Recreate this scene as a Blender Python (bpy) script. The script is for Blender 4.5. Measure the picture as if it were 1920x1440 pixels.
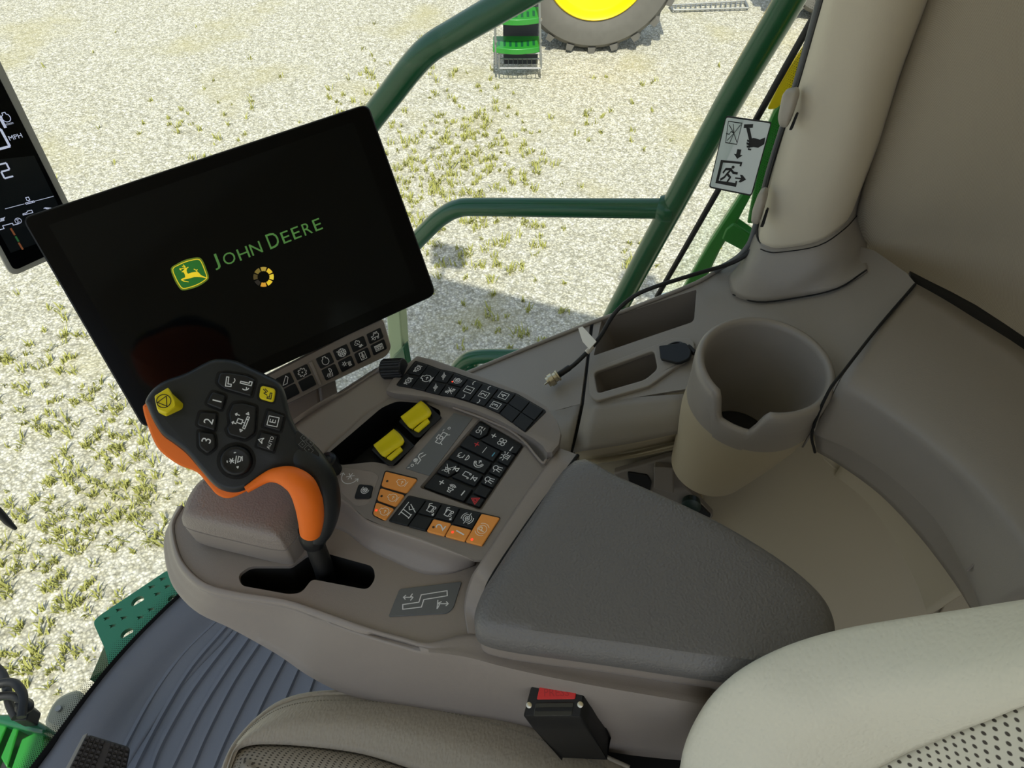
import bpy, bmesh, math, random
from mathutils import Vector as V, Matrix
random.seed(7)
for o in list(bpy.data.objects): bpy.data.objects.remove(o)
scn = bpy.context.scene
COL = scn.collection
# ------------------------------------------------------------------ camera
# cab axes: +X = towards the rear of the machine, +Y = towards its right side, +Z = up; ground at z = 0
F, W, H = 1340.0, 1920, 1440
CAM = V((0, 0, 3.6)); PITCH = math.radians(50); YAW = math.radians(20)
_h = V((-math.sin(YAW), math.cos(YAW), 0))
R_ = V((math.cos(YAW), math.sin(YAW), 0))
F_ = _h*math.cos(PITCH) + V((0, 0, -math.sin(PITCH)))
U_ = _h*math.sin(PITCH) + V((0, 0, math.cos(PITCH)))
cd = bpy.data.cameras.new('camera'); cam = bpy.data.objects.new('camera', cd); COL.objects.link(cam)
cd.sensor_fit = 'HORIZONTAL'; cd.sensor_width = 36.0; cd.lens = F*36/W; cd.clip_start = .02; cd.clip_end = 300
m = Matrix((R_, U_, -F_)).transposed().to_4x4(); m.translation = CAM; cam.matrix_world = m
scn.camera = cam
# ------------------------------------------------------------------ light and exposure
vs = scn.view_settings
vs.view_transform = 'Standard'; vs.look = 'None'; vs.gamma = 1; vs.use_curve_mapping = False
vs.exposure = -0.3
wd = bpy.data.worlds.new('sky'); scn.world = wd; wd.use_nodes = True
nt = wd.node_tree; bg = nt.nodes['Background']
sky = nt.nodes.new('ShaderNodeTexSky'); sky.sky_type = 'NISHITA'; sky.sun_disc = False
SUN = V((-.24, .59, -1.0)).normalized()          # direction the sunlight travels
sky.sun_elevation = math.asin(-SUN.z); sky.sun_rotation = math.atan2(-SUN.x, -SUN.y)
sky.air_density = 1.0; sky.dust_density = 2.0; sky.ozone_density = 1.0
mixc = nt.nodes.new('ShaderNodeMixRGB'); mixc.inputs[0].default_value = .33
mixc.inputs[2].default_value = (.50, .54, .56, 1); mixc.blend_type = 'MIX'
sc_ = nt.nodes.new('ShaderNodeVectorMath'); sc_.operation = 'SCALE'; sc_.inputs['Scale'].default_value = .10
nt.links.new(sky.outputs[0], sc_.inputs[0]); nt.links.new(sc_.outputs[0], mixc.inputs[1])
nt.links.new(mixc.outputs[0], bg.inputs[0]); bg.inputs[1].default_value = 2.15
sl = bpy.data.lights.new('sun', 'SUN'); sl.energy = 5.0; sl.angle = .012; sl.color = (1, .95, .84)
so = bpy.data.objects.new('sun', sl); COL.objects.link(so); so.location = (0, -6, 12)
so.rotation_euler = SUN.to_track_quat('-Z', 'Y').to_euler()

# ------------------------------------------------------------------ helpers: layout
def ray(px, py): return F_ + R_*((px-W/2)/F) - U_*((py-H/2)/F)
def Pz(px, py, z): d = ray(px, py); return CAM + d*((z-CAM.z)/d.z)
def Py(px, py, y): d = ray(px, py); return CAM + d*((y-CAM.y)/d.y)
class Plane:
    """a flat face of the cab: point o, normal n; call it with a measured position (and a height above the face)"""
    def __init__(s, o, n): s.o = V(o); s.n = V(n).normalized(); s.n = s.n if s.n.dot(CAM-s.o) > 0 else -s.n
    def __call__(s, px, py, off=0.0):
        d = ray(px, py); return CAM + d*((s.o + s.n*off - CAM).dot(s.n)/d.dot(s.n))
    def many(s, pts, off=0.0): return [s(p[0], p[1], off) for p in pts]
def plane3(a, b, c): return Plane(a, (b-a).cross(c-a))
def slope(z0, x0, bx, y0=0, by=0): return Plane((x0, y0, z0), (-bx, -by, 1))
def rnd(pts, r=4, n=4):
    """round the corners of a 2D polygon"""
    out = []; N = len(pts)
    for i in range(N):
        p = V(pts[i][:2]); a = V(pts[i-1][:2])-p; b = V(pts[(i+1) % N][:2])-p
        rr = r[i] if isinstance(r, (list, tuple)) else r
        k = min(rr, a.length*.45, b.length*.45)
        if k < .01: out.append(p); continue
        s = p + a.normalized()*k; e = p + b.normalized()*k
        for j in range(n+1):
            t = j/n; out.append(s*(1-t)**2 + p*2*t*(1-t) + e*t*t)
    return [(q.x, q.y) for q in out]
def cr(p0, p1, p2, p3, t):
    return .5*((2*p1) + (p2-p0)*t + (2*p0-5*p1+4*p2-p3)*t*t + (3*p1-p0-3*p2+p3)*t**3)
def spline(pts, k=6, closed=False):
    pts = [V(p) for p in pts]; N = len(pts); out = []
    rng = range(N) if closed else range(N-1)
    for i in rng:
        if closed: a, b, c, d = pts[i-1], pts[i], pts[(i+1) % N], pts[(i+2) % N]
        else:
            b, c = pts[i], pts[i+1]; a = pts[i-1] if i else b*2-c; d = pts[i+2] if i+2 < N else c*2-b
        for j in range(k): out.append(cr(a, b, c, d, j/k))
    if not closed: out.append(pts[-1])
    return out
def sp2(pts, k=5, closed=True): return [(p.x, p.y) for p in spline([V((a, b)) for a, b in pts], k, closed)]
def lerp(a, b, t): return tuple(a[i]+(b[i]-a[i])*t for i in range(len(a)))
def bil(q, u, v):                       # q = top-left, top-right, bottom-right, bottom-left
    return lerp(lerp(q[0], q[1], u), lerp(q[3], q[2], u), v)
def cell(q, u0, u1, v0, v1): return [bil(q, u0, v0), bil(q, u1, v0), bil(q, u1, v1), bil(q, u0, v1)]
def shrink(pts, px):
    c = V((sum(p[0] for p in pts)/len(pts), sum(p[1] for p in pts)/len(pts))); o = []
    for p in pts:
        d = V(p[:2])-c; o.append(tuple(c + d*max(.2, 1-px/max(d.length, 1e-6)*1.3)))
    return o
# ------------------------------------------------------------------ helpers: objects
def thing(name, label, cat, loc, group=None):
    o = bpy.data.objects.new(name, None); COL.objects.link(o); o.location = loc; o.empty_display_size = .05
    o['label'] = label; o['category'] = cat
    if group: o['group'] = group
    bpy.context.view_layer.update(); return o
def obj(name, me, mat, parent=None, label=None, smooth=30, bevel=0, solid=0, kind=None, seg=2):
    o = bpy.data.objects.new(name, me); COL.objects.link(o)
    if mat is not None and not me.materials: me.materials.append(mat)
    if smooth is not None:
        me.polygons.foreach_set('use_smooth', [True]*len(me.polygons)); me.set_sharp_from_angle(angle=math.radians(smooth))
    if solid:
        s = o.modifiers.new('thickness', 'SOLIDIFY'); s.thickness = solid; s.offset = -1
    if bevel:
        b = o.modifiers.new('edge', 'BEVEL'); b.width = bevel; b.segments = seg; b.limit_method = 'ANGLE'; b.angle_limit = math.radians(38)
        b.harden_normals = False
    if parent is not None:
        o.parent = parent; o.matrix_parent_inverse = parent.matrix_world.inverted() if parent.type == 'EMPTY' else Matrix.Translation(-wloc(parent))
    if label: o['label'] = label
    if kind: o['kind'] = kind
    return o
def wloc(o):
    l = o.location.copy() if o.type != 'MESH' else V((0, 0, 0))
    return l
def tag(o, label, cat, group=None):
    o['label'] = label; o['category'] = cat
    if group: o['group'] = group
    return o
def struct(o): o['kind'] = 'structure'; return o
def mesh(name, vs_, fs): me = bpy.data.meshes.new(name); me.from_pydata([tuple(v) for v in vs_], [], fs); me.update(); return me
def orient(me, flip=False):
    """let the faces look at the open side (where the operator sits)"""
    s = 0.0
    for p in me.polygons: s += p.normal.dot(CAM-p.center)*p.area
    if (s < 0) != flip: me.flip_normals()
    return me
def surf(name, rows, mat, parent=None, k=4, kc=4, solid=.004, label=None, smooth=60, flip=False):
    rows = [spline(r, kc) for r in rows]
    cols = [spline([r[j] for r in rows], k) for j in range(len(rows[0]))]
    n, mm = len(cols), len(cols[0])
    vs_ = [p for c in cols for p in c]
    fs = [(i*mm+j, (i+1)*mm+j, (i+1)*mm+j+1, i*mm+j+1) for i in range(n-1) for j in range(mm-1)]
    me = mesh(name, vs_, fs); uv = me.uv_layers.new(name='UVMap'); cu = []; cv = [0.0]
    for c in cols:
        d = [0.0]
        for j in range(1, mm): d.append(d[-1]+(c[j]-c[j-1]).length)
        cu.append(d)
    for i in range(1, n): cv.append(cv[-1]+(cols[i][mm//2]-cols[i-1][mm//2]).length)
    for l in me.loops: i, j = divmod(l.vertex_index, mm); uv.data[l.index].uv = (cv[i], cu[i][j])
    return obj(name, orient(me, flip), mat, parent, label, smooth, 0, solid)
def plate(name, outer, holes, mat, parent=None, solid=.003, label=None, bevel=0, uvs=None):
    bm = bmesh.new(); es = []
    for lp in [outer]+list(holes):
        vv = [bm.verts.new(V(p)*100) for p in lp]
        es += [bm.edges.new((vv[i-1], vv[i])) for i in range(len(vv))]
    bmesh.ops.triangle_fill(bm, use_beauty=True, use_dissolve=True, edges=es)
    bmesh.ops.scale(bm, vec=(.01, .01, .01), verts=bm.verts)
    me = bpy.data.meshes.new(name); bm.to_mesh(me); bm.free()
    return obj(name, orient(me), mat, parent, label, None, bevel, solid)
def loft(name, loops, mat, parent=None, cap0=True, cap1=True, label=None, smooth=35, bevel=0):
    n = len(loops[0]); vs_ = [p for l in loops for p in l]; fs = []
    for i in range(len(loops)-1):
        for j in range(n):
            j2 = (j+1) % n; fs.append((i*n+j, i*n+j2, (i+1)*n+j2, (i+1)*n+j))
    if cap0: fs.append(tuple(range(n-1, -1, -1)))
    if cap1: b = (len(loops)-1)*n; fs.append(tuple(range(b, b+n)))
    me = mesh(name, vs_, fs); bm = bmesh.new(); bm.from_mesh(me)
    bmesh.ops.recalc_face_normals(bm, faces=bm.faces); bm.to_mesh(me); bm.free()
    return obj(name, me, mat, parent, label, smooth, bevel)
def prism(name, loop, vec, mat, parent=None, bevel=0, label=None, smooth=35, seg=2):
    lo = [V(p)+V(vec) for p in loop]
    o = loft(name, [lo, [V(p) for p in loop]], mat, parent, label=label, smooth=smooth)
    if bevel:
        b = o.modifiers.new('edge', 'BEVEL'); b.width = bevel; b.segments = seg; b.limit_method = 'ANGLE'; b.angle_limit = math.radians(45)
    return o
def inset_loop(loop, k, up=V((0, 0, 0))):
    """move a closed loop inwards by a distance and along a vector"""
    n = len(loop); c = sum((V(p) for p in loop), V())/n; nr = V()
    for i in range(n): nr += (V(loop[i])-c).cross(V(loop[(i+1) % n])-c)
    nr.normalize(); out = []
    for i in range(n):
        t = (V(loop[(i+1) % n])-V(loop[i-1])); d = nr.cross(t)
        d = d.normalized() if d.length > 1e-9 else V()
        out.append(V(loop[i]) + d*k + up)
    return out
def scale_loop(loop, k, up=V((0, 0, 0)), c=None):
    c = sum((V(p) for p in loop), V())/len(loop) if c is None else V(c)
    return [c+(V(p)-c)*k+up for p in loop]
def tube(name, pts, r, mat, parent=None, k=6, n=12, label=None, spl=True, caps=True, squash=None):
    pts = [V(p) for p in pts]; N0 = len(pts)
    P_ = spline(pts, k) if spl else pts
    rs = r if isinstance(r, (list, tuple)) else [r]*N0
    if spl:
        rr = []
        for i in range(N0-1): rr += [rs[i]+(rs[i+1]-rs[i])*j/k for j in range(k)]
        rs = rr+[rs[-1]]
    vs_ = []; up = None
    for i, p in enumerate(P_):
        t = (P_[min(i+1, len(P_)-1)]-P_[max(i-1, 0)]).normalized()
        if up is None: up = t.orthogonal().normalized()
        up = (up - t*up.dot(t)).normalized(); b = t.cross(up)
        for j in range(n):
            a = 2*math.pi*j/n; vs_.append(p + (up*math.cos(a)+b*math.sin(a))*rs[i])
    L = len(P_); fs = [(i*n+j, i*n+(j+1) % n, (i+1)*n+(j+1) % n, (i+1)*n+j) for i in range(L-1) for j in range(n)]
    if caps: fs += [tuple(range(n-1, -1, -1)), tuple(range((L-1)*n, L*n))]
    me = mesh(name, vs_, fs); bm = bmesh.new(); bm.from_mesh(me); bmesh.ops.recalc_face_normals(bm, faces=bm.faces); bm.to_mesh(me); bm.free()
    return obj(name, me, mat, parent, label, 50)
def lathe(name, prof, o, ax, mat, parent=None, n=32, label=None, smooth=40, caps=True):
    ax = V(ax).normalized(); u = ax.orthogonal().normalized(); w = ax.cross(u)
    loops = [[V(o)+ax*h + (u*math.cos(2*math.pi*j/n)+w*math.sin(2*math.pi*j/n))*r for j in range(n)] for r, h in prof]
    return loft(name, loops, mat, parent, caps, caps, label, smooth)
def box(name, o, a, b, c, mat, parent=None, bevel=0, label=None):
    o, a, b, c = V(o), V(a), V(b), V(c)
    return prism(name, [o, o+a, o+a+b, o+b], -c, mat, parent, bevel, label)
# ------------------------------------------------------------------ helpers: printed legends (thin raised print)
class Frame:
    def __init__(s, o, r, n, u=None):
        s.o = V(o); s.n = V(n).normalized(); r = V(r); s.r = (r-s.n*r.dot(s.n)).normalized(); s.u = s.n.cross(s.r)
    def __call__(s, x, y, h=0): return s.o + s.r*x + s.u*y + s.n*h
def frame_on(pl, px, py, dpx, dpy, off=0.0):
    return Frame(pl(px, py, off), pl(px+dpx, py+dpy, off)-pl(px, py, off), pl.n)
_ft = {}
def text_polys(s):
    if s in _ft: return _ft[s]
    cu = bpy.data.curves.new('t', 'FONT'); cu.body = s; cu.size = 1; cu.resolution_u = 3; cu.align_x = 'CENTER'; cu.align_y = 'CENTER'
    o = bpy.data.objects.new('t', cu); COL.objects.link(o); bpy.context.view_layer.update()
    me = bpy.data.meshes.new_from_object(o.evaluated_get(bpy.context.evaluated_depsgraph_get()))
    r = ([v.co.to_2d() for v in me.vertices], [tuple(p.vertices) for p in me.polygons])
    bpy.data.objects.remove(o); bpy.data.curves.remove(cu); bpy.data.meshes.remove(me); _ft[s] = r; return r
def circ(cx, cy, r, n=14, a0=0, a1=360): return [(cx+r*math.cos(math.radians(a0+(a1-a0)*i/n)), cy+r*math.sin(math.radians(a0+(a1-a0)*i/n))) for i in range(n+1)]
def sq(x, y, w, h): return [(x-w, y-h), (x+w, y-h), (x+w, y+h), (x-w, y+h), (x-w, y-h)]
def gearpts(r0, r1, n): 
    o = []
    for i in range(n):
        for a, r in ((-.5, r0), (-.28, r1), (.22, r1), (.44, r0)): t = 2*math.pi*(i+a*.75)/n; o.append((r*math.cos(t), r*math.sin(t)))
    return o+[o[0]]
ENG = [(-.3, .9), (.3, .9), (.3, .55), (.62, .35)]+[(.72*math.cos(t), -.15+.72*math.sin(t)) for t in [math.radians(a) for a in range(20, -205, -20)]]+[(-.62, .35), (-.3, .55), (-.3, .9)]
def arrow(x0, y0, x1, y1, s=.25):
    d = V((x1-x0, y1-y0)).normalized(); p = V((-d.y, d.x)); e = V((x1, y1))
    return [[(x0, y0), (x1, y1)], [tuple(e-d*s+p*s), (x1, y1), tuple(e-d*s-p*s)]]
HDR = [sq(-.1, .55, .3, .35), [(-.9, -.2), (.9, -.2), (.9, -.5), (-.9, -.5), (-.9, -.2)], [(-.1, .2), (-.1, -.2)], [(-.5, -.2), (-.5, -.5)], [(.5, -.2), (.5, -.5)]]
ICONS = {   # strokes in a -1..1 square
 'engine': [ENG], 'engine_arrow': [ENG]+arrow(-.3, -.2, .3, -.1, .18)+[[(-.5, -1.05), (.6, -1.05)]],
 'gear': [gearpts(.68, .9, 8), circ(0, 0, .1, 6)], 'gearclock': [gearpts(.5, .66, 8), circ(0, 0, .15, 6)]+arrow(-.95, -.3, -.85, .5, .2)+[[(.8, -.6), (.8, .6)]],
 'tri': [[(-.8, -.7), (.5, .9), (.8, .4), (.1, -.7), (-.8, -.7)]],
 'tri_r': [[(-.5, -.7), (.6, 0), (-.5, .7), (-.5, -.7)]],
 'dome': [circ(0, -.05, .85, 20), [(-.85, .25), (.85, .25)], [(-.9, -.1), (.9, -.1)], [(-.75, -.45), (.75, -.45)], [(-.4, .75), (-.4, -.75)], [(0, .9), (0, -.85)], [(.4, .75), (.4, -.75)], [(-1, .6), (-.7, .5)]],
 'fans': [circ(-.25, .65, .3, 8, 30, 210), circ(.1, .45, .3, 8, -60, 120), circ(-.5, .3, .3, 8, 150, 330), circ(.2, -.35, .35, 8, 200, 380), circ(.45, -.65, .35, 8, 60, 200), [(-.3, .45), (.3, -.5)], [(-.1, -.5), (.8, -.6)]],
 'combine': [[(-.9, .2), (-.3, .2), (-.3, .55), (.6, .55), (.85, .25), (.7, -.2), (-.7, -.2), (-.9, .2)], circ(-.4, -.45, .25, 10), circ(.45, -.5, .18, 8), [(-.2, .8), (.7, .8)], [(-1, -.5), (-.75, -.25)]],
 'lamp': [[(-.1, .9)]+circ(-.1, .45, .45, 10, 90, -90)+[(-.1, 0), (-.1, .9)], [(-.3, -.1), (-.8, -.9)], [(0, -.15), (-.35, -.95)], [(.3, -.15), (.1, -.95)], [(-.55, .0), (-1, -.5)]],
 'climate': [circ(-.45, .25, .25, 8)]+[[(-.45+.32*math.cos(a), .25+.32*math.sin(a)), (-.45+.5*math.cos(a), .25+.5*math.sin(a))] for a in [i*1.047 for i in range(6)]]+[[(x, .3), (x+.08, .05), (x-.05, -.2), (x+.05, -.45)] for x in (.35, .6, .85)]+[[(.3, -.6), (.95, -.6)]],
 'seat': [sq(0, 0, .62, .8), circ(0, .45, .12, 6), [(0, .25), (0, -.55)], [(-.35, .0), (0, .25), (.35, 0)], [(-.2, -.05), (-.2, -.55)], [(.2, -.05), (.2, -.55)]],
 'panel': [sq(0, 0, .9, .6), sq(-.5, -.05, .18, .3), sq(0, -.05, .18, .3), [(.35, .3), (.35, -.35)], [(.65, .3), (.65, -.35)], [(.35, 0), (.65, 0)], [(-.85, .45), (.85, .45)]],
 'stripes': [[(-.9, -.45), (-.6, -.2)]]+[[(x, -.35), (x+.25, .4)] for x in (-.45, -.2, .05, .3)]+[[(.65, .3), (.9, .5)]],
 'lock': [circ(0, 0, .5, 14), circ(0, 0, .85, 10, 60, 290), [(-.2, -.3), (.2, -.3), (.2, .1), (-.2, .1), (-.2, -.3)], [(-.1, .1), (-.1, .35), (.1, .35), (.1, .1)]],
 'shift': [[(-.7, .7), (.7, -.6)], [(.7, .8), (-.6, -.7)], [(-.8, .1), (.8, .1)], [(0, .6), (0, -.7)], sq(-.5, .6, .18, .18), sq(.5, -.55, .2, .2)],
 'curl': [circ(0, -.6, .8, 8, 40, 140)], 'curl2': [circ(0, .6, .8, 8, 220, 320)],
 'fan4': [circ(.38, .38, .36, 10), circ(-.38, .38, .36, 10), circ(.38, -.38, .36, 10), circ(-.38, -.38, .36, 10)],
 'airflow': [circ(-.4, .3, .35, 10), [(-.8, -.6), (-.2, -.4), (.1, .1)], [(.2, .6), (.7, .6), (.7, .2)], [(.2, -.5), (.8, -.5)], [(.3, 0), (.8, 0)], [(.8, 0), (.6, .2)]],
 'plus': [[(-.6, 0), (.6, 0)], [(0, -.6), (0, .6)]], 'minus': [[(-.6, 0), (.6, 0)]],
 'phone': [circ(.1, 0, .85, 8, 110, 250), circ(.1, 0, .5, 8, 120, 240), circ(0, .7, .2, 6), circ(0, -.7, .2, 6), [(.1, 0), (.7, 0), (.45, .25)], [(.7, 0), (.45, -.25)]],
 'voice': [circ(0, .45, .5, 8, 20, 250), circ(0, -.6, .5, 8, 190, 350), [(-.3, -.1), (.3, -.1)], [(-.4, -.7), (.4, -.7)], [(-.5, .9), (-.1, .6)]],
 'note': [[(-.5, -.6), (-.5, .7), (.5, .7), (.5, -.6)], circ(-.65, -.65, .16, 8), circ(.35, -.65, .16, 8)],
 'next': [[(-.6, -.5), (.5, -.5), (0, .6), (-.6, -.5)], [(-.7, .75), (.6, .75)]],
 'speaker': [sq(-.6, 0, .2, .3), [(-.4, .3), (0, .6), (0, -.6), (-.4, -.3)], circ(0, 0, .4, 6, -50, 50), circ(0, 0, .65, 6, -50, 50), circ(0, 0, .9, 6, -50, 50)],
 'mute': [sq(-.5, 0, .2, .3), [(-.3, .3), (.1, .6), (.1, -.6), (-.3, -.3)], [(-.8, -.8), (.8, .8)], [(-.8, .8), (.8, -.8)]],
 'beacon': [[(-.5, -.6), (.5, -.6)], [(-.35, -.6), (-.35, .2), (-.2, .45), (.2, .45), (.35, .2), (.35, -.6)], [(0, .65), (0, .95)], [(.5, .5), (.8, .75)], [(-.5, .5), (-.8, .75)], [(.6, .1), (.95, .1)], [(-.6, .1), (-.95, .1)], [(0, -.4), (0, .2)]],
 'light': [circ(0, .35, .45, 14), [(-.35, .0), (-.5, -.8)], [(0, -.1), (0, -.9)], [(.35, 0), (.5, -.8)], [(-.9, .2), (-.6, .25)]],
 'hazard': [[(-.8, -.6), (.8, -.6), (0, .8), (-.8, -.6)], [(-.4, -.35), (.4, -.35), (0, .35), (-.4, -.35)]],
 'header': [[(-.9, .6), (.9, .6)], [(-.5, .6), (-.7, -.7)], [(-.1, .6), (-.3, -.7)], [(.5, .2), (.15, -.1), (.5, -.5)], [(.8, .2), (.2, -.9)], [(-.8, -.7), (-.2, -.7)]],
 'unload': [sq(-.1, .2, .5, .35), circ(-.3, -.35, .2, 8), circ(.3, -.35, .2, 8), [(-.3, .55), (.6, .85)], [(.6, .85), (.8, .5)]]+arrow(-.5, -.8, -.9, -.8, .15),
 'rotor': [circ(0, 0, .32, 12), circ(0, 0, .12, 6), circ(0, 0, .62, 8, 20, 160), circ(0, 0, .62, 8, 200, 340), circ(0, 0, .9, 8, 40, 120), circ(0, 0, .9, 8, 220, 300), [(-.9, 0), (-.4, 0)], [(.4, 0), (.9, 0)]],
 'park': [circ(0, 0, .62, 20), circ(0, 0, .92, 8, -45, 45), circ(0, 0, .92, 8, 135, 225)],
 'stop': [circ(0, 0, .85, 20), [(-.6, -.45), (.6, -.45), (0, .7), (-.6, -.45)]],
 'arm_out': [[(-.7, -.8), (-.7, .8), (-.35, .8), (-.35, -.4), (.2, -.4), (.2, -.8), (-.7, -.8)], circ(.2, .3, .5, 6, -60, 40)],
 'arm_in': [[(-.9, .4), (.4, .4), (.4, .7), (.8, .7), (.8, .1), (-.9, .1), (-.9, .4)], circ(0, -.2, .6, 6, -120, -20), [(.2, -.35), (.3, -.75)]],
 'spout': [[(.1, -.8), (.8, -.8), (.8, .3), (.5, .3), (.5, -.5), (.1, -.5), (.1, -.8)], [(-.8, .8), (-.2, .3), (-.6, .1), (0, -.2)], [(-.5, .9), (.0, .5)]],
 'hdr_pad': HDR+arrow(-.6, .9, -.6, 1.5, .18)+arrow(.7, .9, .7, 1.5, .18)+[[(-1.5, -.1), (-1.2, .1), (-1.2, -.3), (-1.5, -.1)], [(1.5, -.1), (1.2, .1), (1.2, -.3), (1.5, -.1)]],
 'auto': [[(-.5, .1), (0, .95), (.5, .1), (0, .3), (-.5, .1)]],
 'reel': [[(-.9, 0), (-.3, 0)], [(-.8, .3), (-.4, -.3)], [(-.8, -.3), (-.4, .3)], [(-.2, -.5), (.1, .5)], [(.1, -.4), (.4, .4), (.7, .2), (.5, -.3), (.1, -.4)], [(.75, -.3), (.85, .3)], [(.0, 1.2), (-.1, 1), (.1, 1), (0, 1.2)], [(0, -1.2), (-.1, -1), (.1, -1), (0, -1.2)], [(1.4, 0), (1.2, .1), (1.2, -.1), (1.4, 0)], [(-1.4, 0), (-1.2, .1), (-1.2, -.1), (-1.4, 0)]],
 'deck': [[(-.9, -.3), (-.2, -.3), (.1, .3), (.5, .4), (.9, .1)], circ(-.5, .3, .25, 8), [(-.75, .3), (-.25, .3)], [(-.5, .05), (-.5, .55)], [(-.68, .12), (-.32, .48)], [(.2, -.1), (.8, -.4)]],
 'harvest': [[(-.9, -.4), (.9, -.4), (.9, .3), (.3, .3), (.3, .6), (-.3, .6), (-.3, .3), (-.9, .3), (-.9, -.4)], circ(0, 0, .25, 10), [(-.7, -.4), (-.9, -.8)], [(.7, -.4), (.9, -.8)]],
 'track': [[(-.9, -.35), (-.15, -.35), (-.05, .0), (.9, .05), (.9, .3), (-.15, .25), (-.25, -.1), (-.9, -.12), (-.9, -.35)]],
}
PRINT_T = .00012
def legend(fr, size, what, mat, parent, w=.09, name='legend', sx=1.0, texts=()):
    """icon strokes (and lettering) printed on a face: fr = its frame, size = half height in metres"""
    vs_, fs = [], []
    for st in (ICONS[what] if isinstance(what, str) else what):
        for i in range(len(st)-1):
            a, b = V(st[i]), V(st[i+1]); d = b-a
            if d.length < 1e-6: continue
            d.normalize(); p = V((-d.y, d.x))*w*.5; a2, b2 = a-d*w*.35, b+d*w*.35
            k = len(vs_); vs_ += [fr(q.x*size*sx, q.y*size, PRINT_T) for q in (a2-p, b2-p, b2+p, a2+p)]; fs.append((k, k+1, k+2, k+3))
    for s, x, y, h in texts:
        tv, tf = text_polys(s); k = len(vs_)
        vs_ += [fr((x+q.x*h)*size, (y+q.y*h)*size, PRINT_T) for q in tv]; fs += [tuple(i+k for i in f) for f in tf]
    return obj(name, mesh(name, vs_, fs), mat, parent, smooth=None)
def fill(fr, size, polys, mat, parent, name='legend', h=PRINT_T):
    vs_, fs = [], []
    for pg in polys:
        k = len(vs_); vs_ += [fr(x*size, y*size, h) for x, y in pg]; fs.append(tuple(range(k, k+len(pg))))
    return obj(name, orient(mesh(name, vs_, fs)), mat, parent, smooth=None)
# ------------------------------------------------------------------ materials
def s2l(c): return tuple((x/255/12.92 if x/255 <= .04045 else ((x/255+.055)/1.055)**2.4) for x in c)+(1,)
def mat(name, rgb, rough=.5, metal=0, bump=None, spec=.5, emit=0, coat=0, var=0, lin=False):
    """bump = (kind, scale, strength)"""
    m_ = bpy.data.materials.new(name); m_.use_nodes = True; t = m_.node_tree; b = t.nodes['Principled BSDF']
    c = tuple(rgb)+(1,) if lin else s2l(rgb)
    b.inputs['Base Color'].default_value = c; b.inputs['Roughness'].default_value = rough; b.inputs['Metallic'].default_value = metal
    b.inputs['Specular IOR Level'].default_value = spec; b.inputs['Coat Weight'].default_value = coat
    if emit: b.inputs['Emission Color'].default_value = c; b.inputs['Emission Strength'].default_value = emit
    tc = t.nodes.new('ShaderNodeTexCoord')
    if var:
        n = t.nodes.new('ShaderNodeTexNoise'); n.inputs['Scale'].default_value = 14; n.inputs['Detail'].default_value = 3
        t.links.new(tc.outputs['Object'], n.inputs['Vector'])
        mx = t.nodes.new('ShaderNodeMixRGB'); mx.inputs[1].default_value = tuple(x*(1-var) for x in c[:3])+(1,); mx.inputs[2].default_value = tuple(min(1, x*(1+var)) for x in c[:3])+(1,)
        t.links.new(n.outputs[0], mx.inputs[0]); t.links.new(mx.outputs[0], b.inputs['Base Color'])
    if bump:
        kind, sc, st = bump[:3]
        if kind == 'noise': n = t.nodes.new('ShaderNodeTexNoise'); n.inputs['Detail'].default_value = 2; out = n.outputs[0]
        elif kind == 'cells': n = t.nodes.new('ShaderNodeTexVoronoi'); n.feature = 'DISTANCE_TO_EDGE'; out = n.outputs['Distance']
        elif kind == 'leather':
            n = t.nodes.new('ShaderNodeTexVoronoi'); n.feature = 'SMOOTH_F1'; out = n.outputs['Distance']
        n.inputs['Scale'].default_value = sc
        src = tc.outputs['Object']
        if kind in ('leather', 'cells'):
            nn = t.nodes.new('ShaderNodeTexNoise'); nn.inputs['Scale'].default_value = sc*.35; nn.inputs['Detail'].default_value = 3
            t.links.new(src, nn.inputs['Vector'])
            ma = t.nodes.new('ShaderNodeMixRGB'); ma.blend_type = 'ADD'; ma.inputs[0].default_value = 1.2/sc
            mp = t.nodes.new('ShaderNodeMapping'); mp.inputs['Scale'].default_value = bump[3] if len(bump) > 3 else (1, 1, 1)
            t.links.new(src, mp.inputs['Vector']); t.links.new(mp.outputs[0], ma.inputs[1]); t.links.new(nn.outputs[1] if len(nn.outputs) > 1 else nn.outputs[0], ma.inputs[2]); src = ma.outputs[0]
        t.links.new(src, n.inputs['Vector'])
        bp = t.nodes.new('ShaderNodeBump'); bp.inputs['Strength'].default_value = st; bp.inputs['Distance'].default_value = .001
        t.links.new(out, bp.inputs['Height']); t.links.new(bp.outputs[0], b.inputs['Normal'])
    return m_
M = {}
M['taupe'] = mat('taupe plastic', (143, 134, 127), .40, bump=('noise', 900, .12), spec=.45)
M['taupe_deck'] = mat('taupe deck plastic', (130, 123, 117), .42, bump=('noise', 900, .1), spec=.45)
M['taupe_trim'] = mat('warm grey trim plastic', (142, 136, 129), .38, bump=('noise', 800, .12), spec=.4)
M['slate_pad'] = mat('armrest vinyl', (108, 106, 105), .42, bump=('leather', 520, .55), spec=.5)
M['box_pad'] = mat('padded box vinyl', (138, 128, 121), .45, bump=('leather', 620, .5), spec=.5)
M['beige'] = mat('beige plastic', (172, 161, 139), .55, bump=('noise', 800, .1), spec=.3)
M['ivory'] = mat('pale pillar plastic', (205, 196, 177), .6, bump=('noise', 700, .12), spec=.25)
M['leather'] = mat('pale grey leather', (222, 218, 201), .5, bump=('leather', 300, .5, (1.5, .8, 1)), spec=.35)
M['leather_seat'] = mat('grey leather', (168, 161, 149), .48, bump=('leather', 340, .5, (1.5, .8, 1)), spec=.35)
M['thread'] = mat('stitching', (120, 116, 104), .7)
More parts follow.
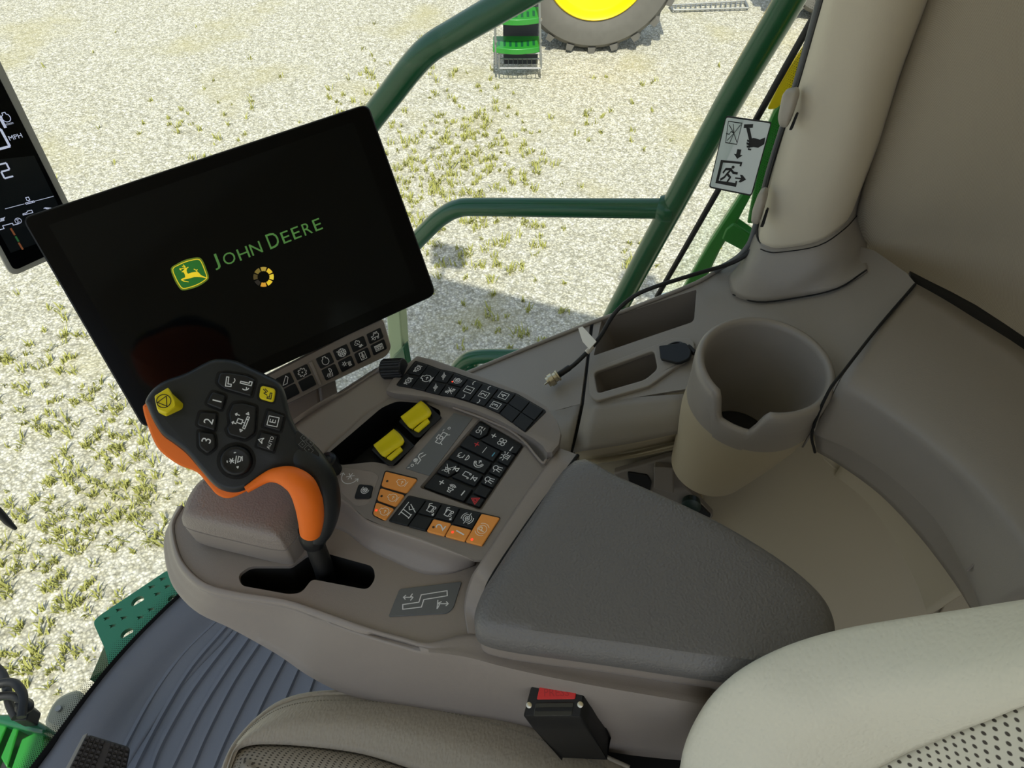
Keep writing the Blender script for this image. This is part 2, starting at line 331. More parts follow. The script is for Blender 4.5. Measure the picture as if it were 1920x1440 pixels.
M['black'] = mat('black plastic', (15, 16, 18), .42, spec=.35, bump=('noise', 900, .06))
M['key'] = mat('dark key plastic', (20, 24, 28), .4, spec=.32, bump=('noise', 1200, .05))
M['soft'] = mat('soft black rubber', (19, 21, 24), .38, spec=.38, bump=('noise', 1000, .06))
M['soft_face'] = mat('soft blue-black rubber', (30, 34, 38), .4, spec=.4, bump=('noise', 1000, .06))
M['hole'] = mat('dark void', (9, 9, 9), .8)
M['screen'] = mat('screen glass', (4, 8, 11), .09, spec=.22)
M['screen_edge'] = mat('screen border', (4, 5, 6), .16, spec=.15)
M['lcd'] = mat('display panel', (24, 27, 30), .22, spec=.3)
M['orange'] = mat('orange rubber', (245, 118, 30), .5, bump=('noise', 900, .05), spec=.3)
M['orange_key'] = mat('orange key', (240, 158, 76), .45, spec=.3)
M['yellow'] = mat('yellow plastic', (226, 208, 22), .42, spec=.35)
M['white'] = mat('white print', (225, 228, 230), .6)
M['blackprint'] = mat('black print', (14, 14, 16), .6)
M['amberprint'] = mat('pale print', (255, 234, 208), .6)
M['redprint'] = mat('red print', (205, 50, 55), .6)
M['blueprint'] = mat('blue print', (90, 170, 200), .6)
M['led'] = mat('red indicator', (255, 70, 40), .4, emit=1.2)
M['leddot'] = mat('dark indicator', (60, 40, 20), .5)
M['greenlit'] = mat('lit green', (78, 128, 62), .5, emit=.55)
M['badge_g'] = mat('lit badge green', (38, 112, 40), .5, emit=.5)
M['badge_y'] = mat('lit badge yellow', (238, 208, 40), .5, emit=.7)
M['whitelit'] = mat('lit white', (205, 208, 235), .5, emit=.55)
M['barred'] = mat('lit orange bar', (150, 85, 50), .5, emit=.3)
M['bargreen'] = mat('lit green bar', (45, 110, 60), .5, emit=.3)
M['plate'] = mat('grey legend foil', (98, 101, 103), .45)
M['mat_rubber'] = mat('slate floor mat', (116, 121, 131), .45, bump=('noise', 700, .1), spec=.4)
M['green'] = mat('shade-toned green enamel', (22, 88, 54), .28, spec=.5, coat=.3)  # the machine green with its tone in shade put into the colour
M['green_sun'] = mat('sun-toned green enamel', (42, 138, 46), .35, spec=.5, coat=.3)  # same machine green, its tone in sun put into the colour
M['yel_paint'] = mat('yellow enamel', (255, 222, 0), .4)
M['tyre'] = mat('dusty tyre rubber', (104, 102, 96), .9, bump=('noise', 90, .4), var=.12)
M['tyre_d'] = mat('dark tyre rubber', (52, 54, 58), .85, bump=('noise', 90, .4))
M['metal'] = mat('nickel', (200, 192, 170), .28, metal=1)
M['steel'] = mat('galvanised steel', (150, 152, 150), .5, metal=.6)
M['rubber'] = mat('black rubber', (16, 17, 18), .55)
M['sticker'] = mat('sticker white', (205, 212, 210), .6)
M['red'] = mat('red button', (205, 32, 30), .45)
M['tape'] = mat('clear tape', (215, 210, 200), .4)
M['pedal'] = mat('pedal rubber', (44, 40, 38), .6)
M['segs'] = [mat('spinner tone', c, .5, emit=.7) for c in ((238, 208, 60), (240, 205, 50), (235, 195, 50), (220, 160, 50), (40, 36, 30), (78, 66, 34), (125, 108, 48), (176, 150, 60))]
def weave():
    m_ = mat('woven fabric', (150, 140, 122), .85, spec=.15); t = m_.node_tree; b = t.nodes['Principled BSDF']
    tc = t.nodes.new('ShaderNodeTexCoord'); hs = []
    for rot in (.6, -.9):
        mp = t.nodes.new('ShaderNodeMapping'); mp.inputs['Rotation'].default_value = (rot, rot*.6, rot); t.links.new(tc.outputs['Object'], mp.inputs[0])
        w = t.nodes.new('ShaderNodeTexWave'); w.inputs['Scale'].default_value = 430; w.inputs['Distortion'].default_value = .6; t.links.new(mp.outputs[0], w.inputs[0]); hs.append(w)
    mu = t.nodes.new('ShaderNodeMixRGB'); mu.inputs[0].default_value = .5; t.links.new(hs[0].outputs[1], mu.inputs[1]); t.links.new(hs[1].outputs[1], mu.inputs[2])
    bp = t.nodes.new('ShaderNodeBump'); bp.inputs['Strength'].default_value = .3; bp.inputs['Distance'].default_value = .001
    t.links.new(mu.outputs[0], bp.inputs['Height']); t.links.new(bp.outputs[0], b.inputs['Normal'])
    mx = t.nodes.new('ShaderNodeMixRGB'); mx.inputs[1].default_value = s2l((152, 142, 125)); mx.inputs[2].default_value = s2l((184, 174, 155)); t.links.new(mu.outputs[0], mx.inputs[0]); t.links.new(mx.outputs[0], b.inputs['Base Color'])
    return m_
M['fabric'] = weave()
def perforated(name, rgb, pitch, ax=(0, 1)):
    m_ = mat(name, rgb, .5, spec=.35); t = m_.node_tree; b = t.nodes['Principled BSDF']
    tc = t.nodes.new('ShaderNodeTexCoord'); mp = t.nodes.new('ShaderNodeMapping'); mp.inputs['Rotation'].default_value = (0, 0, .8); mp.inputs['Scale'].default_value = (1/pitch,)*3
    t.links.new(tc.outputs['UV'], mp.inputs[0])
    fr = t.nodes.new('ShaderNodeVectorMath'); fr.operation = 'FRACTION'; t.links.new(mp.outputs[0], fr.inputs[0])
    sb = t.nodes.new('ShaderNodeVectorMath'); sb.operation = 'SUBTRACT'; sb.inputs[1].default_value = (.5, .5, 0); t.links.new(fr.outputs[0], sb.inputs[0])
    ml = t.nodes.new('ShaderNodeVectorMath'); ml.operation = 'MULTIPLY'; ml.inputs[1].default_value = (1, 1, 0); t.links.new(sb.outputs[0], ml.inputs[0])
    ln = t.nodes.new('ShaderNodeVectorMath'); ln.operation = 'LENGTH'; t.links.new(ml.outputs[0], ln.inputs[0])
    rp = t.nodes.new('ShaderNodeMapRange'); rp.inputs[1].default_value = .18; rp.inputs[2].default_value = .26; t.links.new(ln.outputs['Value'], rp.inputs[0])
    mx = t.nodes.new('ShaderNodeMixRGB'); mx.inputs[1].default_value = s2l((70, 64, 58)); mx.inputs[2].default_value = s2l(rgb); t.links.new(rp.outputs[0], mx.inputs[0]); t.links.new(mx.outputs[0], b.inputs['Base Color'])
    bp = t.nodes.new('ShaderNodeBump'); bp.inputs['Strength'].default_value = .6; bp.inputs['Distance'].default_value = .001; t.links.new(rp.outputs[0], bp.inputs['Height']); t.links.new(bp.outputs[0], b.inputs['Normal'])
    return m_
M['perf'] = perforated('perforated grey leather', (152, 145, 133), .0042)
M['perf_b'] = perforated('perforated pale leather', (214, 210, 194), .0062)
def glass():
    m_ = bpy.data.materials.new('tinted cab glass'); m_.use_nodes = True; t = m_.node_tree; t.nodes.clear()
    out = t.nodes.new('ShaderNodeOutputMaterial'); tr = t.nodes.new('ShaderNodeBsdfTransparent'); tr.inputs[0].default_value = (.95, .985, .95, 1)
    gl = t.nodes.new('ShaderNodeBsdfGlossy'); gl.inputs['Roughness'].default_value = .02; fz = t.nodes.new('ShaderNodeFresnel'); fz.inputs[0].default_value = 1.25
    mx = t.nodes.new('ShaderNodeMixShader'); t.links.new(fz.outputs[0], mx.inputs[0]); t.links.new(tr.outputs[0], mx.inputs[1]); t.links.new(gl.outputs[0], mx.inputs[2]); t.links.new(mx.outputs[0], out.inputs[0])
    return m_
M['glass'] = glass()
def gravel():
    m_ = mat('pale gravel', (200, 195, 175), .95, spec=.1); t = m_.node_tree; b = t.nodes['Principled BSDF']
    tc = t.nodes.new('ShaderNodeTexCoord'); pos = tc.outputs['Object']
    v = t.nodes.new('ShaderNodeTexVoronoi'); v.inputs['Scale'].default_value = 38; t.links.new(pos, v.inputs['Vector'])
    v2 = t.nodes.new('ShaderNodeTexVoronoi'); v2.inputs['Scale'].default_value = 62; t.links.new(pos, v2.inputs['Vector'])
    n = t.nodes.new('ShaderNodeTexNoise'); n.inputs['Scale'].default_value = 1.1; n.inputs['Detail'].default_value = 5; t.links.new(pos, n.inputs['Vector'])
    n2 = t.nodes.new('ShaderNodeTexNoise'); n2.inputs['Scale'].default_value = 22; n2.inputs['Detail'].default_value = 4; t.links.new(pos, n2.inputs['Vector'])
    r1 = t.nodes.new('ShaderNodeValToRGB'); r1.color_ramp.elements[0].position = .2; r1.color_ramp.elements[0].color = s2l((210, 206, 186)); r1.color_ramp.elements[1].position = .8; r1.color_ramp.elements[1].color = s2l((240, 236, 220))
    sep = t.nodes.new('ShaderNodeSeparateColor'); t.links.new(v.outputs['Color'], sep.inputs[0]); t.links.new(sep.outputs[0], r1.inputs[0])
    r2 = t.nodes.new('ShaderNodeValToRGB'); r2.color_ramp.elements[0].position = .36; r2.color_ramp.elements[0].color = (.72, .70, .6, 1); r2.color_ramp.elements[1].position = .58; r2.color_ramp.elements[1].color = (1, 1, 1, 1); t.links.new(n2.outputs[0], r2.inputs[0])
    mu = t.nodes.new('ShaderNodeMixRGB'); mu.blend_type = 'MULTIPLY'; mu.inputs[0].default_value = .55; t.links.new(r1.outputs[0], mu.inputs[1]); t.links.new(r2.outputs[0], mu.inputs[2])
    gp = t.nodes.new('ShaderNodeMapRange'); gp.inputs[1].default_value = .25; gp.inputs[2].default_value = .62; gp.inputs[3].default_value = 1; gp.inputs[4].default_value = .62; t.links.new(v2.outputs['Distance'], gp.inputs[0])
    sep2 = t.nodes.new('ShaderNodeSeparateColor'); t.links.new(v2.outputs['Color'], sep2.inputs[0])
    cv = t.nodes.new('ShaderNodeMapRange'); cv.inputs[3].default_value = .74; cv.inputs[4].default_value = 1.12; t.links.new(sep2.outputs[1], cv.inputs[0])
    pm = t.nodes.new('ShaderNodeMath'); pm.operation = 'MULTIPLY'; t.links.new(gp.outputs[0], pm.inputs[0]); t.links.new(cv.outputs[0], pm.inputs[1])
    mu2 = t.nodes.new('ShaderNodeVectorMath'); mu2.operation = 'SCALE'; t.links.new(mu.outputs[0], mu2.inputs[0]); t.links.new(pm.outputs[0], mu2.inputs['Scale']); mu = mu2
    # weedy patches: thin green-brown film between the stones
    r3 = t.nodes.new('ShaderNodeValToRGB'); r3.color_ramp.elements[0].position = .54; r3.color_ramp.elements[0].color = (0, 0, 0, 1); r3.color_ramp.elements[1].position = .72; r3.color_ramp.elements[1].color = (.55, .55, .55, 1); t.links.new(n.outputs[0], r3.inputs[0])
    mx = t.nodes.new('ShaderNodeMixRGB'); mx.inputs[2].default_value = s2l((176, 168, 122)); t.links.new(r3.outputs[0], mx.inputs[0]); t.links.new(mu.outputs[0], mx.inputs[1]); t.links.new(mx.outputs[0], b.inputs['Base Color'])
    ad = t.nodes.new('ShaderNodeMath'); ad.operation = 'ADD'; t.links.new(v.outputs['Distance'], ad.inputs[0]); t.links.new(v2.outputs['Distance'], ad.inputs[1])
    bp = t.nodes.new('ShaderNodeBump'); bp.invert = True; bp.inputs['Strength'].default_value = .7; bp.inputs['Distance'].default_value = .009; t.links.new(ad.outputs[0], bp.inputs['Height']); t.links.new(bp.outputs[0], b.inputs['Normal'])
    return m_
M['gravel'] = gravel()
M['grass'] = mat('grass blades', (166, 166, 96), .8, var=.2, spec=.1)
M['green_p'] = mat('plate green enamel', (52, 136, 98), .45)
M['roof'] = mat('roof liner', (225, 221, 212), .8)
# ================================================================== THE PLACE OUTSIDE
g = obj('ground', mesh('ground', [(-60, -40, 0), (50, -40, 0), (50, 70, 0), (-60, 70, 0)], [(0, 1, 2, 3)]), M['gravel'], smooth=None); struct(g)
def grass():
    vs_, fs = [], []; rg = random.Random(3)
    def blade(x, y, h, a, lean, w):
        k = len(vs_); dx, dy = math.cos(a)*lean*h, math.sin(a)*lean*h; px_, py_ = -math.sin(a)*w, math.cos(a)*w
        vs_.extend([(x-px_, y-py_, 0), (x+px_, y+py_, 0), (x+dx*.45+px_*.7, y+dy*.45+py_*.7, h*.7), (x+dx*.45-px_*.7, y+dy*.45-py_*.7, h*.7), (x+dx, y+dy, h)])
        fs.extend([(k, k+1, k+2, k+3), (k+3, k+2, k+4)])
    def tuft(x, y, s, n):
        for _ in range(n):
            a = rg.uniform(0, 6.28); r = rg.uniform(0, s*.5); blade(x+r*math.cos(a), y+r*math.sin(a), s*rg.uniform(.35, .9), rg.uniform(0, 6.28), rg.uniform(.3, 1.1), rg.uniform(.0035, .007))
    # weedy drifts (as the photograph shows them) and single tufts in between
    drifts = [(860, 250, 130, 110), (830, 330, 110, 90), (960, 300, 120, 55), (880, 440, 120, 75), (760, 420, 60, 30), (700, 150, 80, 14), (1000, 420, 90, 16), (960, 560, 120, 14), (930, 640, 90, 14), (300, 230, 60, 8), (460, 260, 120, 14), (640, 180, 60, 8),
              (130, 820, 190, 85), (110, 1000, 170, 90), (250, 900, 100, 45), (100, 1150, 130, 40), (40, 700, 120, 26), (140, 620, 100, 16), (60, 1250, 80, 22), (300, 1000, 60, 16), (400, 240, 120, 10), (1120, 220, 120, 14), (780, 100, 150, 12), (1180, 480, 60, 8)]
    def ok(p): return not (-.5 < p.x < 1.8 and 1.1 < p.y < 2.0)
    for cx, cy, sp, n in drifts:
        for _ in range(n):
            p = Pz(cx+rg.gauss(0, sp*.5), cy+rg.gauss(0, sp*.4), 0); s = rg.uniform(.035, .085)
            if ok(p): tuft(p.x, p.y, s, rg.randint(7, 14))
    for _ in range(170):
        p = Pz(rg.uniform(-100, 1500), rg.uniform(40, 1300), 0)
        if ok(p): tuft(p.x, p.y, rg.uniform(.03, .07), rg.randint(4, 9))
    o = obj('grass', mesh('grass', vs_, fs), M['grass'], smooth=None, kind='stuff')
    tag(o, 'sparse green weeds growing through the pale gravel', 'grass')
grass()
# ------------------------------------------------------------------ machine standing across the yard: wheel, ladder
HD = _h; RT = R_
wc = Pz(1108, 99, 0)
def yard_wheel(name, c0, R, r, width, label, part=True):
    """tractor wheel standing on the ground; c0 = where the outer face meets the ground"""
    c = c0 + V((0, 0, R))
    t = thing(name, label, 'wheel', c0)
    prof = [(r*.98, .02), (r*1.03, -.015), (r+(R-r)*.35, -.04), (r+(R-r)*.72, -.03), (R*.955, .03), (R*.965, width*.5), (R*.955, width-.03), (r*1.05, width+.01)]
    lathe('tyre', prof, c, HD, M['tyre'], t, 64, caps=False)
    n = 22
    for i in range(n):
        a = 2*math.pi*(i+.5)/n
        for side in (0, 1):
            aa = a + side*math.pi/n; o1 = lambda rad, w, da: c + HD*w + (RT*math.cos(aa+da) + V((0, 0, 1))*math.sin(aa+da))*rad
            w0, w1 = (-.02, width*.55) if side == 0 else (width+.02, width*.45)
            lp = [o1(R*1.0, w0, -.035), o1(R*1.0, w0, .035), o1(R*1.0, w1, .035+.13), o1(R*1.0, w1, -.035+.13)]
            lo = [o1(R*.93, w0, -.05), o1(R*.93, w0, .05), o1(R*.93, w1, .05+.13), o1(R*.93, w1, -.05+.13)]
            loft('tread_lug', [lo, lp], M['tyre'], t)
    rim = [(r*1.0, -.0), (r*.97, -.02), (r*.93, .0), (r*.90, .06), (r*.86, .09), (r*.6, .12), (r*.34, .12), (r*.32, .05), (.02, .05)]
    lathe('rim', rim, c, HD, M['yel_paint'], t, 64, caps=False)
    for i in range(8):
        a = i*math.pi/4; p = c + HD*.115 + (RT*math.cos(a)+V((0, 0, 1))*math.sin(a))*r*.46
        lathe('wheel_bolt', [(.02, -.03), (.02, .01)], p, HD, M['yel_paint'], t, 6)
    return t
yard_wheel('tractor_wheel', wc, .87, .54, .5, 'large tractor wheel with yellow rim standing on gravel beyond the handrail')
yard_wheel('tractor_wheel', Pz(1560, 40, 0), .8, .5, .45, 'dusty tractor wheel mostly hidden behind the pale pillar')
def ladder():
    base = Pz(973, 142, 0); t = thing('access_ladder', 'green access ladder with mesh bottom step beside yellow-rimmed wheel', 'ladder', base)
    lp = Plane(base - HD*.15, HD*-1)            # upright plane through the ladder
    def bx(name, x0, x1, y, dz, depth, m, off=0, bev=.006):
        a = lp(x0, y, off); b = lp(x1, y, off); ex = b-a
        return box(name, a, ex, HD*depth, V((0, 0, dz)), m, t, bev)
    for y0 in (33, 88):
        for off_ in (0,):
            a, b = lp(924, y0), lp(1012, y0); mid = (a+b)/2
            front = [lerp(a, b, i/8) for i in range(9)]
            fr = [V(p) - HD*(.05*math.sin(math.pi*i/8)) for i, p in enumerate(front)]; bk = [V(p)+HD*.24 for p in reversed(front)]
            prism('step', fr+bk, V((0, 0, -.055)), M['green_sun'], t, .006)
            for i in range(1, 8):
                p = fr[i]+V((0, 0, .001)); box('grip_slot', p+HD*.05-RT*.012, RT*.024, HD*.12, V((0, 0, .003)), M['green'], t)
    for x in (930, 1014):
        tube('side_rail', [lp(x-4, -60, .0), lp(x-2, 30, 0), lp(x, 120, 0)], .012, M['steel'], t, 3, 8)
    bl, br = lp(936, 128), lp(1015, 128); ul, ur = lp(936, 100), lp(1015, 100)
    for a, b in ((bl, br), (ul, ur), (bl, ul), (br, ur), (bl+HD*.2, br+HD*.2), (bl, bl+HD*.2), (br, br+HD*.2)): tube('step_frame', [a, b], .008, M['steel'], t, 1, 6)
    for i in range(1, 9):
        a = V(lerp(bl, br, i/9)); tube('mesh_wire', [a, a+HD*.2], .004, M['steel'], t, 1, 5)
    for x in (930, 1014):
        for y in (36, 76): lathe('bolt', [(.013, 0), (.013, .02)], lp(x, y, .012), -HD, M['steel'], t, 8)
    # the body panel the steps hang on
    a = lp(944, 120, -.3); b = lp(1008, 120, -.3)
    box('back_panel', a, b-a, HD*.03, V((0, 0, -.75)), M['tyre_d'], t)
ladder()
def mesh_step():
    p = Pz(1260, 19, 0); t = thing('mesh_step', 'low wire mesh step lying right of the yellow-rimmed wheel', 'step', p)
    q = [Pz(1256, 10, .03), Pz(1262, 19, .03), Pz(1403, 15, .03), Pz(1397, 2, .03)]
    for i in range(4): tube('frame_bar', [q[i-1], q[i]], .012, M['steel'], t, 1, 6)
    for i in range(14):
        u = (i+.5)/15; a = V(lerp(q[1], q[2], u)); b = V(lerp(q[0], q[3], min(1, u+.05))); tube('mesh_wire', [a, b], .008, M['steel'], t, 1, 5)
    # dark shade-casting body above, out of view
mesh_step()
# ------------------------------------------------------------------ outside of the cab
def handrail():
    t = thing('green_handrail', 'green tubular handrail outside the side window', 'handrail', Py(1180, 600, 1.02))
    y = 1.02
    tube('post', [Py(1760, -500, y), Py(1625, -262, y), Py(1480, 0, y), Py(1365, 195, y), Py(1262, 385, y), Py(1205, 490, y), Py(1120, 650, y)], .0195, M['green'], t, 5, 16)
    tube('middle_rail', [Py(1258, 391, y), Py(1100, 390, y), Py(900, 388, y), Py(858, 391, y), Py(830, 405, y), Py(805, 427, y), Py(760, 475, y), Py(680, 570, y)], .0172, M['green'], t, 6, 16)
    lathe('weld_collar', [(.022, -.012), (.024, -.004), (.024, .004), (.0195, .014)], Py(1250, 391, y), (-1, 0, 0), M['green'], t, 16)
    tube('upper_rail', [Py(1480, -300, y-.05), Py(1200, -140, y-.05), Py(960, 0, y-.05), Py(860, 58, y-.05), Py(810, 88, y-.05), Py(775, 122, y-.05), Py(730, 180, y-.05), Py(690, 232, y-.05), Py(630, 315, y-.05), Py(600, 380, y-.045), Py(605, 450, y-.03), Py(640, 520, y-.01), Py(690, 556, y)], .0205, M['green'], t, 6, 16)
handrail()
def low_rail():
    t = thing('green_grab_rail', 'bent green grab rail just below the side window sill', 'handrail', Py(900, 700, .95))
    y = .92
    tube('rail_tube', [Py(840, 760, y), Py(852, 705, y), Py(868, 680, y), Py(895, 669, y), Py(960, 668, y), Py(1060, 668, y)], .016, M['green'], t, 6, 14)
    tube('mount_stub', [Py(885, 672, y), Py(880, 700, y), V((-.42, .9, 2.45)), V((-.4, .62, 2.28))], .014, M['green'], t, 3, 12)
low_rail()
def post():
    t = thing('platform_post', 'pale green platform post seen behind the monitor keypad', 'post', Py(745, 690, .85))
    a = [Py(722, 560, .85), Py(748, 560, .85), Py(760, 720, .85), Py(734, 720, .85)]
    prism('post_plate', a, V((0, .03, 0)), mat('weathered pale green', (176, 190, 150), .6), t, .003)
    box('post_foot', (-.44, .60, 2.26), (.05, 0, 0), (0, .3, 0), (0, 0, .03), M['green'], t)
    tube('post_leg', [Py(745, 715, .865), V((-.42, .86, 2.27))], .018, M['green'], t, 2, 10)
    b = [Py(735, 672, .84), Py(757, 650, .84), Py(766, 700, .84), Py(740, 712, .84)]
    prism('corner_gusset', b, V((0, .02, 0)), M['green'], t, .002)
post()
def step_plate():
    z = 2.2; pl = Plane((0, 0, z), (0, 0, 1))
    t = thing('step_plate', 'green perforated step plate outside the windshield', 'step', Pz(250, 1150, z))
    outer = rnd([(174, 1166), (188, 1153), (318, 1066), (345, 1082), (372, 1120), (270, 1240), (205, 1250), (196, 1215)], [10, 6, 16, 6, 2, 2, 4, 4], 5)
    holes = []
    def star(px, py, s=8):
        c = V((px, py)); o = []
        ex, ey = V((.83, -.53)), V((.72, .65))
        for a, b in ((1, .35), (.35, .3), (.5, 1), (-.1, .45), (-1, .5), (-.5, -.1), (-.6, -.9), (.1, -.45)):
            q = c + ex*a*s + ey*b*s*.6; o.append((q.x, q.y))
        return o
    def dome(px, py, s=14):
        c = V((px, py)); ex = V((.86, -.5)); ey = V((-.25, -.9)); o = [c-ex*s]
        for i in range(9): a = math.pi*(1-i/8); o.append(c+ex*s*math.cos(a)+ey*s*.62*math.sin(a))
        o.append(c+ex*s); o = o[1:-1]+[c+ex*s*.9-ey*s*.25, c-ex*s*.9-ey*s*.25]
        return [(q.x, q.y) for q in o]
    for p in ((200, 1159), (223, 1143), (284, 1100), (305, 1085), (211, 1173), (232, 1158), (295, 1113), (314, 1099), (263, 1157), (283, 1142)): holes.append(star(*p))
    holes.append(dome(258, 1128)); holes.append(dome(238, 1188)); holes.append(dome(322, 1122, 9))
    plate('tread_plate', pl.many(outer), [pl.many(h) for h in holes], M['green_p'], t, .012)
    lo = pl.many([(174, 1166), (318, 1066), (345, 1082), (205, 1250)]); 
    prism('support_bracket', [Pz(196, 1205, 2.18), Pz(215, 1215, 2.18), Pz(190, 1265, 2.1), Pz(165, 1275, 2.1)], V((.02, 0, -.05)), M['green'], t, .003)
    box('support_arm', (-.86, .24, 2.185), (.2, 0, 0), (0, .05, 0), (0, 0, .03), M['green'], t)
step_plate()
def feeder():
    t = thing('feeder_house', 'green header frame with ribbed top at the lower left corner', 'machine part', Pz(20, 1420, 1.7))
    z = 1.75
    for q in ([(-60, 1360), (16, 1352), (-20, 1440), (-90, 1440)], [(0, 1420), (27, 1356), (36, 1362), (12, 1440)], [(40, 1385), (86, 1362), (75, 1460), (14, 1460)]):
        prism('frame_rib', [Pz(a, b, z) for a, b in q], V((0, 0, -.06)), M['green_sun'], t, .004)
    prism('channel', [Pz(-60, 1345, z-.04), Pz(40, 1345, z-.04), Pz(60, 1460, z-.04), Pz(-60, 1460, z-.04)], V((0, 0, -.05)), M['tyre_d'], t, .002)
    prism('top_beam', [Pz(-20, 1338, z+.03), Pz(48, 1338, z+.03), Pz(88, 1362, z+.03), Pz(80, 1376, z+.03), Pz(60, 1372, z+.03), Pz(-20, 1352, z+.03)], V((0, 0, -.09)), M['green'], t, .01)
feeder()
def hoses():
    for i, (pts, lab) in enumerate((([(-30, 1302), (0, 1282), (24, 1280), (38, 1292), (44, 1310), (40, 1345)], 'black hydraulic hose looping highest above the green frame'),
                                    ([(-30, 1320), (0, 1306), (28, 1306), (46, 1318), (55, 1326), (44, 1334)], 'thick black hose bending into the coupler block at lower left'),
                                    ([(-20, 1240), (4, 1262), (12, 1288), (18, 1320), (30, 1345)], 'straight black hose dropping behind the looping hoses'))):
        o = tube('hydraulic_hose', [Pz(a, b, 1.88-.02*i) for a, b in pts], .010, M['rubber'], None, 6, 10); tag(o, lab, 'hose', 'hoses on the header')
    t = thing('hose_coupler', 'black coupler block where the hoses meet the green frame', 'coupler', Pz(32, 1345, 1.8))
    prism('coupler_body', [Pz(a, b, 1.83) for a, b in rnd([(18, 1318), (46, 1315), (58, 1326), (50, 1350), (24, 1352)], 4)], V((0, 0, -.05)), M['rubber'], t, .004)
    lathe('coupler_cap', [(.016, 0), (.018, .02), (.01, .03)], Pz(50, 1322, 1.84), (.3, -.3, .6), M['black'], t, 14)
hoses()
def lamp():
    t = thing('work_lamp', 'grey round-topped work lamp just outside the windshield frit', 'lamp', Pz(112, 1340, 2.05))
    lp = sp2([(88, 1362), (92, 1335), (112, 1308), (150, 1296), (160, 1330), (130, 1370)], 5)
    a = [Pz(x, y, 2.05) for x, y in lp]
    loft('housing', [[p+V((0, 0, -.08)) for p in a], a, inset_loop(a, .008, V((0, 0, .008)))], mat('weathered grey', (150, 150, 132), .6), t)
    box('lamp_bracket', (-.95, .06, 2.0), (.32, 0, 0), (0, .03, 0), (0, 0, .02), M['green'], t)
    lathe('lamp_bolt', [(.006, 0), (.006, .008)], Pz(112, 1330, 2.058), (0, 0, 1), M['steel'], t, 8)
lamp()
def combine_wheel():
    c = V((.62, 1.55, .98)); t = thing('drive_wheel', 'dark lugged machine tyre in shade below the side window', 'wheel', (c.x, c.y, 0))
    R, wdt = .98, .6
    lathe('tyre', [(.5, -.25), (.8, -.3), (R*.93, -.26), (R*.95, 0), (R*.93, .26), (.8, .3), (.5, .25)], c, (0, 1, 0), M['tyre_d'], t, 64, caps=False)
    n = 24
    for i in range(n):
        for s in (-1, 1):
            a0 = 2*math.pi*(i+(.5 if s > 0 else 0))/n
            def q(rad, w, da): return c + V((math.cos(a0+da)*rad, w, math.sin(a0+da)*rad))
            lp = [q(R, s*.31, -.03), q(R, s*.31, .03), q(R, -s*.02, .17), q(R, -s*.02, .11)]
            lo = [q(R*.9, s*.31, -.045), q(R*.9, s*.31, .045), q(R*.9, -s*.02, .18), q(R*.9, -s*.02, .10)]
            loft('tread_lug', [lo, lp], M['tyre_d'], t)
    lathe('rim', [(.5, -.22), (.46, -.18), (.3, -.1), (.05, -.1)], c, (0, 1, 0), M['yel_paint'], t, 48, caps=False)
combine_wheel()
def body_panel():
    # machine flank behind the rear side pane: green sheet, yellow stripe, green bracket
    t = thing('machine_flank', 'green machine side panel with yellow stripe beside the pillar', 'body panel', Py(1440, 250, .98))
    y = .98
    prism('green_sheet', [Py(a, b, y) for a, b in [(1560, 60), (1560, 330), (1425, 420), (1400, 420), (1432, 250), (1450, 210)]], V((0, .02, 0)), M['green_sun'], t, .003)
    prism('yellow_stripe', [Py(a, b, y-.012) for a, b in rnd([(1560, 20), (1520, 70), (1470, 140), (1438, 206), (1456, 204), (1475, 185), (1500, 150), (1560, 110)], 6)], V((0, .01, 0)), M['yel_paint'], t, .002)
    y = .90
    prism('bracket_post', [Py(a, b, y) for a, b in [(1392, 360), (1418, 350), (1378, 425), (1350, 470), (1316, 540), (1270, 560), (1330, 455)]], V((0, .02, 0)), M['green_sun'], t, .003)
    prism('bracket_arm', [Py(a, b, y-.002) for a, b in [(1360, 430), (1375, 418), (1420, 450), (1405, 478), (1352, 450)]], V((0, .02, 0)), M['green_sun'], t, .003)
body_panel()
# ------------------------------------------------------------------ cab shell: roof, rear walls (above / behind the camera), floor, glass
ZR = 4.02
foot = [(-.83, -.95), (-.83, -.5), (-.815, -.25), (-.793, -.02), (-.786, .14), (-.766, .25), (-.732, .36), (-.67, .47), (-.55, .575), (-.42, .62), (-.30, .655), (-.16, .705), (-.05, .755), (.03, .785)]
roofp = [(-1.2, -1.05), (-1.2, 1.2), (1.1, 1.2), (1.1, -1.05)]
rf = prism('ceiling', [V((x, y, ZR+.14)) for x, y in roofp], V((0, 0, -.14)), M['roof'], None, .03); struct(rf)
for nm, pts in (('wall_rear', [(.95, -.95), (.95, .95), (1.0, .95), (1.0, -.95)]), ('wall_right', [(.26, .93), (.94, .93), (.94, .97), (.26, .97)]),):
    w_ = prism(nm, [V((x, y, ZR)) for x, y in pts], V((0, 0, -1.72)), M['beige'], None, .005); struct(w_)
# mirrors on arms above the side window: out of view, their shade falls on the gravel
def mirror(x, y, z, label):
    t = thing('side_mirror', label, 'mirror', (x, y, z), 'side mirrors')
    lp = [V((x-.12, y, z-.18)), V((x+.12, y+.02, z-.18)), V((x+.12, y+.02, z+.18)), V((x-.12, y, z+.18))]
    prism('mirror_housing', lp, V((.03, .07, 0)), M['black'], t, .015)
    tube('mirror_arm', [V((x, y+.03, z-.15)), V((x+.05, y-.2, z-.1)), V((x+.2, .98, z))], .016, M['black'], t, 4, 10)
mirror(-1.04, 1.6, 3.8, 'black mirror on an arm ahead of the side window')
mirror(.44, 1.75, 3.85, 'black mirror on an arm behind the side window')
